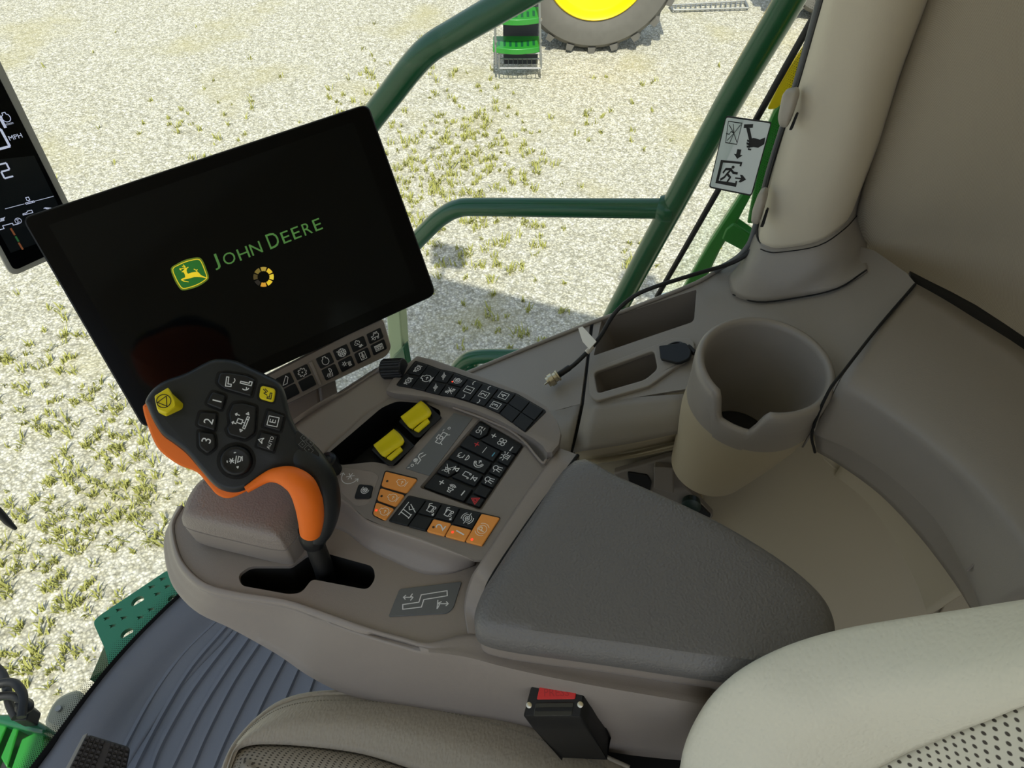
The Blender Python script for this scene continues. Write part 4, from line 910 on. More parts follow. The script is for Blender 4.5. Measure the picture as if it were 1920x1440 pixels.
# ================================================================== ARMREST CONSOLE
DK = slope(3.032, -.15, .17)            # key deck, rising to the rear
ST = slope(3.043, -.15, .17)            # raised key strip
BD = slope(2.988, -.27, .07)            # lower body top
PD = slope(3.062, -.02, .06)            # armrest pad
con = thing('armrest_console', 'taupe armrest console with key pads, lever slot and padded armrest', 'console', Pz(800, 1150, 2.86))
def key(name, pts, pl, off, m, r=3, parent=None, h=.004, bev=.0007, ins=1.6, label=None):
    p = shrink(pts, ins) if ins else pts
    return prism(name, pl.many(rnd(p, r, 3), off), pl.n*-h, m, parent or con, bev, label)
def mid(pts): return (sum(p[0] for p in pts)/len(pts), sum(p[1] for p in pts)/len(pts))
def kleg(k, pts, pl, off, what, size, m=None, d=(.62, -.78), at=(.5, .5), w=.13, texts=(), sx=1.0):
    if len(pts) == 4: c = bil([pts[0], pts[1], pts[2], pts[3]], *at)
    else: c = mid(pts)
    return legend(frame_on(pl, c[0], c[1], d[0]*10, d[1]*10, off), size, what, m or M['white'], k, w, texts=texts, sx=sx)
def led(k, px, py, pl, off, m, r=.0012): 
    lathe('indicator', [(r, -.0005), (r, .0003), (r*.6, .0005)], pl(px, py, off), pl.n, m, k, 10)
def console_body():
    # ---- lower body with the lever slot
    topr = [(345, 950), (328, 985), (337, 1035), (357, 1068), (392, 1095), (450, 1110), (538, 1124), (605, 1146), (690, 1176), (757, 1195), (808, 1206), (880, 1190), (960, 1205), (1100, 1235), (1330, 1262)]
    rt = BD.many(topr); near3 = spline(rt, 4)[:45][::-1]
    outer = [(372, 925), (420, 905), (520, 882), (600, 880), (632, 930), (615, 975), (655, 992), (690, 1018), (740, 1042), (790, 1060), (844, 1062), (884, 1046), (905, 1045), (930, 1080)]
    slot = rnd([(446, 1078), (468, 1062), (545, 1062), (575, 1040), (606, 1036), (700, 1062), (704, 1085), (690, 1106), (585, 1086), (565, 1112), (540, 1114), (452, 1098)], [12, 10, 6, 6, 8, 14, 10, 12, 8, 14, 8, 10], 5)
    plate('body_top', near3+BD.many(outer), [BD.many(slot)], M['taupe'], con, .004)
    a = BD.many(slot); loft('lever_slot', [inset_loop(a, .001, V((0, 0, -.05))), a], M['hole'], con, True, False)
    rim = inset_loop(a, -.0022, BD.n*-.0002)
    # ---- rounded edge and side skirt
    l2 = [(338, 952), (323, 988), (330, 1040), (350, 1078), (387, 1107), (447, 1123), (537, 1137), (603, 1160), (687, 1190), (753, 1210), (803, 1225), (876, 1240), (960, 1262), (1100, 1292), (1330, 1332)]
    l3 = [(340, 960), (326, 1000), (336, 1062), (357, 1098), (392, 1130), (449, 1158), (533, 1210), (587, 1250), (645, 1282), (700, 1297), (760, 1308), (860, 1326), (980, 1345), (1150, 1392), (1350, 1412)]
    z3 = [2.955, 2.955, 2.95, 2.945, 2.935, 2.925, 2.90, 2.885, 2.87, 2.865, 2.86, 2.855, 2.85, 2.84, 2.84]
    r2 = [BD(a, b, -.008) for a, b in l2]
    r1 = [BD(*lerp(p, q, .6), -.0018) for p, q in zip(topr, l2)]
    r3 = [Pz(a, b, z) for (a, b), z in zip(l3, z3)]
    rm = [p*.5+q*.5 + V((0, -.006, 0)) for p, q in zip(r2, r3)]
    inn = [p + V((0, .12, -.01)) for p in r3]
    surf('side_skirt', [rt, r1, r2, rm, r3, inn], M['taupe'], con, 3, 4, .003)
    # thin parting line along the skirt
    tube('parting_line', [p + V((0, -.0012, -.0004)) for p in r2[11:]], .0008, M['taupe_trim'], con, 4, 6)
    # ---- slope from the key deck to the lower body
    L0 = [(632, 930), (653, 943), (682, 970), (713, 984), (787, 1008), (853, 1034), (887, 1049)]
    L1 = [(612, 985), (650, 1000), (690, 1030), (740, 1054), (794, 1076), (844, 1076), (892, 1060)]
    t0 = DK.many(L0); t1 = BD.many(L1)
    Lm = [lerp(p, q, .45) for p, q in zip(L0, L1)]
    def zmix(p, q, px, k): return Pz(px[0], px[1], p.z*(1-k)+q.z*k)
    tm = [zmix(p, q, x, .62) for p, q, x in zip(t0, t1, Lm)]
    Ll = [lerp(p, q, .12) for p, q in zip(L0, L1)]; tl = [zmix(p, q, x, .06) for p, q, x in zip(t0, t1, Ll)]
    surf('deck_slope', [t0, tl, tm, t1], M['taupe'], con, 4, 4, .003)
    # ---- key deck
    tray = rnd([(606, 858), (660, 812), (716, 764), (745, 752), (800, 757), (826, 770), (826, 782), (742, 874), (700, 866), (640, 872)], [6, 4, 10, 10, 8, 6, 6, 6, 6, 6], 4)
    pad_rec = rnd([(900, 783), (986, 833), (902, 958), (786, 914)], 5, 3)
    deck = [(596, 862), (640, 815), (700, 764), (735, 744), (800, 746), (850, 760), (905, 782), (960, 810), (1000, 845), (1018, 868), (1050, 842), (1064, 846), (905, 1050), (887, 1049), (853, 1034), (787, 1008), (713, 984), (682, 970), (653, 943), (632, 930), (628, 900)]
    plate('key_deck', DK.many(deck), [DK.many(tray), DK.many(pad_rec)], M['taupe_deck'], con, .004)
    a = DK.many(tray); loft('lever_tray', [inset_loop(a, .004, DK.n*-.03), a], M['black'], con, True, False)
    a = DK.many(pad_rec); loft('keypad_recess', [inset_loop(a, .0012, DK.n*-.006), a], M['taupe_deck'], con, True, False)
    # ---- strip housing (arched key strip along the outer side)
    so_ = [(782, 667), (812, 674), (870, 694), (930, 716), (985, 738), (1024, 762), (1044, 790), (1050, 812), (1046, 832), (1034, 846), (1026, 846), (1018, 834), (1000, 820), (962, 800), (930, 783), (890, 766), (850, 754), (800, 742), (738, 735), (724, 730), (735, 712), (752, 690)]
    a = ST.many(so_); 
    loft('strip_housing', [[p+V((0, .004, -.035)) for p in a], inset_loop(a, -.001, ST.n*-.004), inset_loop(a, -.0005, ST.n*-.001), inset_loop(a, .002)], M['taupe_deck'], con, smooth=50)
    # bezel groove between strip and deck
    tube('trim_bead', [DK(a_, b_, .003) for a_, b_ in [(850, 764), (905, 784), (955, 806), (985, 830), (1003, 852), (1018, 868), (1024, 862)]], .0013, M['taupe'], con, 4, 8)
    # ---- tall front shroud left of the tray
    top = [(540, 806), (590, 770), (640, 740), (680, 714), (717, 692), (752, 688)]; bot = [(598, 866), (622, 836), (655, 806), (690, 774), (712, 760), (738, 742)]
    zt = [ST(a_, b_, -.002) for a_, b_ in top]; zb = DK.many(bot)
    outw = [p+V((-.05, .03, -.10)) for p in zt]
    surf('front_shroud', [outw, [p + V((-.004, .002, -.003)) for p in zt], zt, [p*.5+q*.5 for p, q in zip(zt, zb)], zb], M['taupe_deck'], con, 4, 3, .003)
    lowr = [(540, 806), (560, 830), (580, 850), (598, 866)]
    # filler under the lever head, towards the body
    surf('front_filler', [[ST(540, 806, -.002), DK(598, 866), DK(628, 900), DK(632, 930)], [Pz(500, 850, 2.99), Pz(560, 890, 2.99), Pz(605, 920, 2.989), Pz(615, 980, 2.988)]], M['taupe_deck'], con, 3, 3, .003)
    # ---- border strip beside the armrest pad
    bd = [(1050, 842), (1062, 836), (1084, 852), (1000, 955), (925, 1065), (902, 1118), (896, 1170), (884, 1185), (872, 1120), (884, 1066), (905, 1050), (1000, 930)]
    lf = [(1048, 840), (985, 926), (905, 1048), (882, 1085), (870, 1135), (878, 1196)]; rg_ = [(1086, 854), (1006, 960), (930, 1072), (910, 1118), (900, 1165), (900, 1196)]
    zz = lambda p, k: [DK(*p, .0015), DK(*p, .0015), DK(*p, .0015), Pz(*p, 3.022), Pz(*p, 3.004), BD(*p, .002)][k]
    surf('pad_border', [[zz(p, k) for k, p in enumerate(lf)], [zz(lerp(p, q, .55), k) + V((0, 0, .0004)) for k, (p, q) in enumerate(zip(lf, rg_))], [zz(q, k) for k, q in enumerate(rg_)]], M['taupe'], con, 4, 4, .005)
console_body()
def armrest_pad():
    top = [(1080, 858), (1160, 888), (1330, 964), (1450, 1034), (1520, 1088), (1556, 1132), (1568, 1180), (1555, 1225), (1500, 1252), (1400, 1246), (1300, 1234), (1150, 1212), (1030, 1196), (950, 1184), (905, 1170), (897, 1145), (905, 1112), (925, 1075), (1000, 962)]
    lp = [PD(a, b, .0) for a, b in sp2(top, 4)]
    low = V((0, -.006, -.03))
    def dn(p, k): return p + V((0, -.004*k, -.026*k))
    loops = [[dn(p, 1.15) for p in inset_loop(lp, .004)], [dn(p, 1.0) for p in inset_loop(lp, -.002)], [dn(p, .5) for p in inset_loop(lp, -.003)], [dn(p, .2) for p in inset_loop(lp, -.001)], [dn(p, .04) for p in inset_loop(lp, .003)], scale_loop(lp, .93, PD.n*.0015), scale_loop(lp, .8, PD.n*.003)]
    loft('armrest_pad', loops, M['slate_pad'], con, label='dark taupe grained armrest pad', smooth=60)
    base = inset_loop([p+V((0, -.004, -.0275)) for p in lp], .0005)
    loft('armrest_base', [[p+V((0, .004, -.12)) for p in inset_loop(base, .004)], base], M['taupe'], con, smooth=50)
armrest_pad()
tube('pad_gap', [DK(1084, 853, .004), DK(1005, 959, .004), DK(929, 1071, .003), Pz(908, 1117, 3.027), Pz(898, 1165, 3.010)], .0017, M['hole'], con, 4, 6)
def front_box():
    fp = sp2([(347, 972), (353, 991), (440, 1014), (524, 1032), (545, 1022), (562, 998), (572, 960), (562, 915), (520, 888), (440, 886), (385, 912), (360, 940)], 5)
    a = [Pz(x, y, 3.016) for x, y in fp]; up = V((0, 0, 1))
    loft('box_base', [[p-up*.030 for p in inset_loop(a, .001)], [p-up*.0016 for p in a], [p-up*.001 for p in inset_loop(a, .0012)]], M['taupe'], con, smooth=50)
    loft('box_lid', [[p for p in inset_loop(a, .0012)], [p+up*.001 for p in a], [p+up*.010 for p in inset_loop(a, .002)], scale_loop(a, .90, up*.018), scale_loop(a, .80, up*.0215), scale_loop(a, .6, up*.0225)], M['box_pad'], con, label='padded vinyl lid of the front storage box', smooth=60)
    lathe('lid_hole', [(.0028, -.003), (.0028, .0006)], Pz(521, 1003, 3.031), V((.5, -.75, .45)), M['hole'], con, 12)
front_box()
# ------------------------------------------------------------------ arched key strip
def key_strip():
    far = [(780, 677), (803, 684), (826, 693), (852, 699), (878, 709), (906, 718), (935, 728), (968, 738), (1020, 768)]
    nr = [(744, 722), (771, 727), (796, 733), (823, 740), (852, 744), (880, 752), (908, 762), (936, 775), (984, 809)]
    base = far + [(1022, 771)] + nr[::-1]
    prism('strip_base', [ST(a, b, .0008) for a, b in rnd(shrink(base, -1.5), [3]*len(base), 2)], ST.n*-.003, M['black'], con)
    off = .0022
    def c(i, v0, v1, j=None):
        j = i+1 if j is None else j
        return [lerp(far[i], nr[i], v0), lerp(far[j], nr[j], v0), lerp(far[j], nr[j], v1), lerp(far[i], nr[i], v1)]
    def K(i, v0, v1, icon=None, size=.0042, m=None, texts=(), w=.13, label=None):
        size *= 1.22
        q = c(i, v0, v1); k = key('strip_key', q, ST, off, M['key'], 2, None, .003, .0005, 1.0, label)
        if icon is not None: kleg(k, q, ST, off, icon, size, m, texts=texts, w=w)
        return k, q
    K(0, 0, .48, 'gearclock'); K(0, .52, 1, 'gearclock'); K(1, 0, 1, 'engine_arrow', .0052)
    K(2, 0, .48, 'stripes'); K(2, .52, 1, 'stripes')
    k, q = K(3, 0, .48, 'lock'); led(k, *bil(q, .25, .75), ST, off, M['led'], .0009)
    K(3, .52, 1, 'shift')
    fr = [sq(0, 0, .75, .9)]
    for i, d in ((4, '1'), (5, '2')):
        k, q = K(i, 0, 1, fr, .0042, None, [(d, 0, 0, 1.75)], .12)
        kleg(k, q, ST, off, 'curl', .004, None, at=(.5, .13), w=.22); kleg(k, q, ST, off, 'curl2', .004, None, at=(.5, .87), w=.22)
    K(6, 0, .5, fr, .0042, None, [('4', 0, 0, 1.75)], .12); K(6, .52, 1, fr, .0042, None, [('3', 0, 0, 1.75)], .12)
    for u0, u1 in ((0, .5), (.5, 1)):
        for v0, v1 in ((0, .5), (.5, 1)):
            A = [lerp(far[7], far[8], u) for u in (u0, u1)]; B = [lerp(nr[7], nr[8], u) for u in (u0, u1)]
            q = [lerp(A[0], B[0], v0), lerp(A[1], B[1], v0), lerp(A[1], B[1], v1), lerp(A[0], B[0], v1)]
            key('strip_key', q, ST, off, M['key'], 2, None, .003, .0005, .8)
key_strip()
def thumb_wheel():
    c = ST(738, 691, .003); ax = V((.9, .15, .25)).normalized(); n = 44; loops = []
    for h in (-.0125, -.011, .011, .0125):
        r0 = .0100 if abs(h) > .012 else .0112
        loops.append([c+ax*h+(ax.orthogonal().normalized()*math.cos(2*math.pi*i/n)+ax.cross(ax.orthogonal().normalized())*math.sin(2*math.pi*i/n))*(r0*(1 if i % 2 else .93)) for i in range(n)])
    loft('thumb_wheel', loops, M['soft'], con, label='ribbed black thumb wheel', smooth=20)
thumb_wheel()
# ------------------------------------------------------------------ main keypad (recessed)
def main_pad():
    KP = Plane(DK.o - DK.n*.0025, DK.n); q = [(900, 788), (980, 834), (899, 951), (794, 913)]
    prism('keypad_base', KP.many(rnd(shrink(q, -1), 4, 3), -.0018), KP.n*-.002, M['black'], con)
    off = .0008
    def K(u0, u1, v0, v1, parts=(), m=None, name='pad_key', poly=None):
        c = [bil(q, *p) for p in poly] if poly else cell(q, u0, u1, v0, v1)
        k = key(name, c, KP, off, M['key'], 2.5, None, .003, .0006, .8)
        for icon, u, v, s, mm, wd in parts:
            x, y = bil(q, u, v); legend(frame_on(KP, x, y, 6.2, -7.8, off), s*1.15, icon, mm or M['white'], k, wd*.8)
        return k
    W_ = None
    K(0, 0, 0, 0, [('airflow', .14, .1, .0048, W_, .17)], poly=[(0, 0), (.24, .0), (.30, .1), (.22, .2), (0, .2)])
    K(0, 0, 0, 0, [('plus', .42, .08, .0036, W_, .3), ('fan4', .63, .10, .0044, W_, .2), ('minus', .86, .12, .0036, W_, .35)], poly=[(.27, 0), (1, 0), (1, .14), (.78, .2), (.25, .2), (.33, .1)])
    K(0, .72, .21, .37, [('plus', .26, .27, .0036, M['redprint'], .3), ('minus', .45, .29, .0055, W_, .12), ('minus', .64, .29, .0032, M['blueprint'], .35)])
    K(0, .72, .39, .56, [('voice', .2, .47, .0052, W_, .16), ('phone', .52, .475, .005, W_, .18)])
    K(0, .72, .58, .76, [('next', .26, .65, .0032, W_, .3), ('note', .47, .66, .0042, W_, .2), ('next', .63, .67, .0032, W_, .3)], poly=[(.26, .58), (.72, .58), (.72, .76), (.26, .76), (.32, .67)])
    K(0, 0, 0, 0, [('mute', .13, .685, .0046, W_, .15)], poly=[(0, .58), (.23, .58), (.29, .68), (.22, .78), (0, .78)])
    K(0, .72, .80, 1, [('plus', .2, .87, .0036, W_, .3), ('speaker', .4, .9, .0044, W_, .18), ('minus', .62, .9, .0036, W_, .35)])
    K(.745, 1, .16, .34, [('beacon', .86, .24, .0048, W_, .17)]); K(.745, 1, .36, .52, [('light', .86, .43, .0046, W_, .18)])
    K(.745, 1, .54, .69, [('light', .86, .61, .0046, W_, .18)]); K(.745, 1, .71, .85); K(.745, 1, .87, 1, [('hazard', .86, .93, .0042, M['redprint'], .2)])
main_pad()
def row_pad():
    q = [(767, 929), (938, 970), (903, 1024), (729, 977)]
    prism('row_base', DK.many(rnd(shrink(q, -1), 4, 3), .0006), DK.n*-.003, M['black'], con)
    off = .0022
    tb = [0, .19, .36, .56, .795, 1]; bb = [0, .2, .4, .6, .82, 1]
    def c(i, v0, v1):
        f = lambda k, v: lerp(lerp(q[0], q[1], tb[k]), lerp(q[3], q[2], bb[k]), v)
        return [f(i, v0), f(i+1, v0), f(i+1, v1), f(i, v1)]
    def K(i, v0, v1, icon=None, s=.0048, m='key', lm=None, w=.16, texts=(), at=(.5, .5), nm='row_key'):
        k = key(nm, c(i, v0, v1), DK, off, M[m], 2.5, None, .003, .0006, .9)
        if icon is not None: kleg(k, c(i, v0, v1), DK, off, icon, s*1.1, lm, w=w*.8, texts=texts, at=at)
        return k
    K(0, 0, 1, 'header', .0075, w=.12)
    K(1, 0, .5, 'unload', .0055, at=(.62, .5)); K(2, 0, .5, 'unload', .0055, at=(.62, .5)); K(3, 0, .55, 'rotor', .0058, at=(.55, .5), w=.14)
    K(1, .54, 1)
    a = K(2, .54, 1, [], .005, 'orange_key', M['white'], texts=[('2', .1, 0, 2.3)], at=(.6, .5), nm='orange_key'); led(a, *bil(c(2, .54, 1), .25, .6), DK, off, M['leddot'])
    a = K(3, .58, 1, [], .005, 'orange_key', M['white'], texts=[('1', .1, 0, 2.3)], at=(.6, .5), nm='orange_key'); led(a, *bil(c(3, .58, 1), .25, .55), DK, off, M['led'])
    a = K(4, 0, 1, 'park', .0062, 'orange_key', M['amberprint'], .1, [('P', 0, 0, 1.3)], (.5, .5), 'orange_key'); led(a, *bil(c(4, 0, 1), .3, .88), DK, off, M['led'])
row_pad()
def orange_trio():
    q = [(722, 883), (783, 898), (722, 976), (698, 964)]
    prism('trio_base', DK.many(rnd(shrink(q, -1.5), 6, 4), .0004), DK.n*-.003, M['black'], con)
    for v0, v1, e in ((0, .345, 0), (.385, .67, 0), (.71, 1, 1)):
        c = cell(q, 0, 1, v0, v1)
        k = key('orange_key', c, DK, .002, M['orange_key'], 4, None, .003, .0006, .6)
        kleg(k, c, DK, .002, 'engine_arrow', .0054, M['amberprint'], at=(.62, .45), w=.11)
        led(k, *bil(c, .17, .6), DK, .002, M['led'] if e else M['leddot'])
    # lock key on its own
    c = [(672, 907), (700, 910), (694, 934), (663, 934)]
    k = key('lock_key', c, DK, .002, M['key'], 5, None, .003, .0008, 0); kleg(k, c, DK, .002, 'lock', .0046, w=.16, at=(.55, .4))
    pl_ = [(648, 868), (706, 877), (712, 890), (690, 940), (655, 925)]
    prism('switch_foil', DK.many(rnd([(636, 876), (700, 884), (711, 893), (690, 946), (668, 950), (640, 925)], [6, 10, 6, 8, 8, 8], 4), .0004), DK.n*-.001, M['taupe'], con, .0003)
    legend(frame_on(DK, 657, 893, 6.2, -7.8, 0.0006), .011, [circ(0, 0, .8, 8, 100, 260), [(-.35, 0), (.35, 0)], [(-.2, .3), (.2, -.3)], [(-.2, -.3), (.2, .3)]]+arrow(-.3, .75, .05, .85, .2)+arrow(-.3, -.75, .05, -.85, .2), M['white'], con, .07)
orange_trio()
def deck_foil():
    q = [(851, 774), (886, 784), (805, 892), (760, 878)]
    k = prism('legend_foil', DK.many(rnd(q, 2, 2), .0006), DK.n*-.001, M['plate'], con, 0, 'grey legend foil between levers and keys')
    legend(frame_on(DK, 827, 821, 6.2, -7.8, .0006), .0075, 'harvest', M['white'], k, .12); legend(frame_on(DK, 787, 859, 6.2, -7.8, .0006), .0075, 'deck', M['white'], k, .13)
    legend(frame_on(DK, 838, 806, 6.2, -7.8, .0006), .003, [[(-1, 1), (-.2, 1)], circ(.9, -.3, .45, 8)], M['white'], k, .2); legend(frame_on(DK, 774, 873, 6.2, -7.8, .0006), .003, [[(-1.5, 1), (-1, .6)], circ(0, .2, .45, 8), [(1, -.5), (1.5, -.3)]], M['white'], k, .25)
    # lever sticker on the lower body
    q = [(749, 1104), (866, 1090), (850, 1140), (838, 1150), (728, 1156)]
    k = prism('lever_foil', BD.many(rnd(q, [5, 4, 14, 10, 4], 4), .0012), BD.n*-.002, M['plate'], con, .0004, 'grey foil showing the lever slot')
    legend(frame_on(BD, 797, 1124, 10, -1.2, .0012), .019, 'track', M['white'], k, .045, sx=1.15)
    legend(frame_on(BD, 765, 1120, 10, 0, .0012), .0045, arrow(.6, 0, -.9, 0, .4)+[[(.8, .7), (.5, .2), (1, 0), (.6, -.6)]], M['white'], k, .2)
    legend(frame_on(BD, 829, 1132, 10, 0, .0012), .0045, arrow(-.6, 0, 1.2, 0, .4)+[[(-.8, -.9), (-.5, -.2), (-.8, .1), (-.2, .4)], [(-.9, -1), (-.9, .7)]], M['white'], k, .2)
deck_foil()
def finger_levers():
    for dx, dy in ((0, 0), (51, -53)):
        S = lambda pts, off: [DK(a+dx, b+dy, off) for a, b in pts]
        # black cheek frame
        fr = [(696, 843), (744, 803), (778, 836), (737, 873), (727, 873)]
        lo = S([(697, 846), (738, 806), (776, 838), (737, 876), (727, 876)], -.028); hi = S(fr, .004)
        loft('lever_frame', [lo, hi], M['black'], con, bevel=.0012)
        # yellow cap with stepped front
        c0 = [(700, 833), (736, 805), (750, 815), (757, 825), (756, 834), (750, 838), (753, 843), (733, 862), (724, 858), (726, 852), (712, 845)]
        top = S(c0, .007); low = S(c0, -.005)
        body = S([(711, 850), (756, 833), (750, 838), (756, 844), (734, 862), (722, 860)], .006)
        r0 = [(700, 834), (716, 822), (738, 804)]; r1 = [(706, 842), (724, 828), (748, 812)]; r2 = [(713, 850), (734, 838), (757, 824)]; r3 = [(722, 858), (737, 846), (756, 834)]
        surf('lever_cap', [S(r0, .006), S(r1, .0065), S(r2, .009), S(r3, .006), S(r3, -.004)], M['yellow'], con, 4, 3, .003, label='yellow finger lever cap')
        prism('cap_step', S([(724, 858), (750, 836), (755, 843), (733, 862)], .006), DK.n*-.006, M['yellow'], con, .0008)
finger_levers()
# ================================================================== MULTI-FUNCTION LEVER
def control_lever():
    t = thing('control_lever', 'black and orange multi-function control lever with yellow buttons', 'lever', BD(598, 1058))
    c = Pz(440, 800, 3.125); HP = Plane(c, (.40, -.40, .82)); n = HP.n
    face = [(272, 750), (285, 730), (307, 714), (348, 699), (390, 677), (414, 673), (442, 677), (470, 690), (498, 703), (522, 717), (533, 740), (539, 768), (550, 796), (566, 820), (590, 846), (600, 870), (592, 900), (560, 892), (525, 888), (498, 892), (470, 911), (442, 921), (418, 918), (399, 906), (376, 880), (348, 848), (324, 829), (303, 813), (286, 786), (275, 760)]
    f2 = sp2(face, 4); a = HP.many(f2)
    loops = [inset_loop(a, .004, n*-.016), inset_loop(a, -.0005, n*-.0125), inset_loop(a, -.001, n*-.006), inset_loop(a, .0005, n*-.0022), inset_loop(a, .0024, n*-.0004), scale_loop(inset_loop(a, .0024), .97)]
    loft('handle_shell', loops, M['soft_face'], t, smooth=60, label='soft black handle face')
    # orange under-shell, bulging on the lower left
    und = [(273, 756), (292, 730), (330, 712), (390, 690), (440, 692), (500, 715), (530, 745), (545, 790), (570, 830), (585, 870), (575, 898), (530, 894), (498, 898), (462, 921), (430, 934), (408, 928), (393, 912), (370, 886), (336, 872), (305, 850), (290, 830), (276, 795), (268, 765)]
    u2 = HP.many(sp2(und, 4), -.0125)
    loft('orange_shell', [scale_loop(u2, .6, n*-.030), scale_loop(u2, .82, n*-.022), inset_loop(u2, .001, n*-.010), u2, inset_loop(u2, .002, n*.0015)], M['orange'], t, smooth=60, label='orange under-shell of the handle')
    # grip: black spine and orange palm side
    sp = [Pz(528, 822, 3.088), Pz(570, 860, 3.090), Pz(600, 902, 3.08), Pz(609, 945, 3.062), Pz(603, 985, 3.045), Pz(592, 1008, 3.034)]
    tube('grip_spine', sp, [.014, .0150, .0145, .0135, .0115, .0095], M['soft_face'], t, 6, 20)
    op = [Pz(462, 918, 3.096), Pz(498, 896, 3.100), Pz(520, 891, 3.104), Pz(545, 896, 3.106), Pz(566, 912, 3.102), Pz(578, 940, 3.088), Pz(583, 972, 3.068), Pz(582, 998, 3.050)]
    tube('grip_palm', op, [.003, .0045, .0065, .0095, .0112, .0116, .0108, .0090], M['orange'], t, 6, 20)
    tube('grip_collar', [Pz(586, 992, 3.040), Pz(587, 1006, 3.032), Pz(589, 1018, 3.024)], [.0125, .0122, .0105], M['soft'], t, 3, 20)
    tube('lever_stalk', [Pz(588, 1012, 3.028), Pz(596, 1036, 3.01), Pz(606, 1062, 2.985), Pz(612, 1085, 2.945)], [.0085, .0088, .009, .0095], M['rubber'], t, 4, 16)
    # --- keys on the face
    def K(name, pts, h, m, r=4, bev=.0012, recess=4.5, label=None):
        if recess: prism('key_well', HP.many(rnd(shrink(pts, -recess), r+2, 4), .0003), n*-.002, M['hole'], t)
        return prism(name, HP.many(rnd(pts, r, 4), h), n*-(h+.002), m, t, bev, label)
    def leg(k, px, py, h, what, s, m=None, d=(.35, -.94), w=.13, texts=()): legend(frame_on(HP, px, py, d[0]*10, d[1]*10, h), s, what, m or M['white'], k, w, texts=texts)
    dn = (.30, -.95)
    k = K('rocker_key', [(412, 699), (430, 699), (461, 704), (479, 712), (471, 743), (464, 742), (420, 729), (407, 718)], .0035, M['soft'], 5)
    leg(k, 432, 716, .0035, 'arm_out', .0048, d=(1, .1), w=.16); leg(k, 461, 722, .0035, 'arm_in', .0052, d=(1, .25), w=.16)
    k = K('yellow_key', [(489, 722), (517, 729), (513, 755), (485, 747)], .003, M['yellow'], 7, label='yellow unloading key')
    leg(k, 501, 739, .003, 'spout', .0045, M['blackprint'], d=(1, .15), w=.16)
    for d_, pts, pos in (('1', [(398, 734), (424, 742), (416, 769), (386, 757)], (408, 752)), ('2', [(375, 772), (407, 775), (403, 808), (369, 797)], (392, 790)), ('3', [(371, 808), (402, 814), (405, 838), (389, 851), (373, 838)], (388, 826))):
        k = K('number_key', pts, .0042, M['soft'], 6); leg(k, pos[0], pos[1], .0042, [], .0052, d=dn, texts=[(d_, 0, 0, 2.0)])
    k = K('header_rocker', [(437, 757), (456, 756), (481, 763), (478, 811), (460, 824), (429, 815), (424, 801), (432, 794), (428, 775)], .0045, M['soft'], 5)
    leg(k, 457, 791, .0045, 'hdr_pad', .0056, d=(.38, -.92), w=.14)
    k = K('engage_key', [(502, 769), (533, 780), (526, 809), (493, 799)], .0032, M['soft'], 3); leg(k, 512, 790, .0032, [sq(0, 0, .8, .85)], .0048, d=(.25, -.97), w=.13, texts=[('E', 0, 0, 1.5)])
    k = K('auto_key', [(489, 810), (521, 818), (513, 847), (481, 837)], .0032, M['soft'], 3); leg(k, 494, 827, .0032, 'auto', .0045, d=(.35, -.94), w=.14); leg(k, 507, 830, .0032, [], .0045, d=(.35, -.94), texts=[('AUTO', 0, 0, .85)])
    ctr = (443, 864); rr = [(ctr[0]+31*math.cos(i*.2618), ctr[1]+29*math.sin(i*.2618)) for i in range(24)]
    prism('hat_well', HP.many([(ctr[0]+37*math.cos(i*.2618), ctr[1]+35*math.sin(i*.2618)) for i in range(24)], .0003), n*-.002, M['hole'], t)
    a = HP.many(rr, .001); k = loft('hat_key', [inset_loop(a, 0, n*-.003), a, inset_loop(a, .001, n*.0035), inset_loop(a, .0025, n*.0045), inset_loop(a, .004, n*.0038), inset_loop(a, .012, n*.0034)], M['soft'], t, smooth=60, label='round four-way key')
    leg(k, 443, 862, .0046, 'reel', .0058, d=(.96, -.2), w=.13)
    # tall yellow stop button
    f0 = [(289, 742), (315, 726), (329, 752), (330, 762), (312, 775), (294, 768)]
    top = HP.many(rnd(f0, 3, 3), .014); base = HP.many(rnd([(296, 752), (320, 734), (346, 758), (344, 767), (312, 782), (297, 774)], 3, 3), -.002)
    k = loft('stop_button', [base, [p-n*.001 for p in top], inset_loop(top, .0008)], M['yellow'], t, label='tall yellow stop button', smooth=30)
    leg(k, 307, 752, .0142, 'stop', .0062, M['blackprint'], d=(.9, .35), w=.1)
    # small legend plate on the flank of the grip
    lp = [(556, 806), (574, 820), (600, 852), (594, 862), (572, 855), (552, 826)]
    k = prism('legend_plate', [p+n*.0012 for p in HP.many(rnd(lp, 6, 4), .0)], n*-.002, M['soft'], t, .0003)
    for px, py, wd in ((570, 821, 1), (582, 829, 1.4), (567, 833, 1), (579, 843, 1.5)):
        legend(frame_on(HP, px, py, 7, 6.5, .0013), .0024, [sq(0, 0, .9*wd, .9), [(-.3, 0), (.3, 0)], [(0, -.3), (0, .3)]], M['plate'], k, .16)
control_lever()
def small_lever():
    t = thing('mode_switch', 'small black round selector beside the control lever grip', 'switch', DK(627, 885))
    lathe('switch_stem', [(.008, -.03), (.008, .010), (.0092, .011), (.0092, .02), (.0075, .0215), (.005, .0205), (.004, .0212), (.001, .0212)], DK(627, 882, .0), V((-.15, -.1, 1)), M['soft'], t, 24)
small_lever()
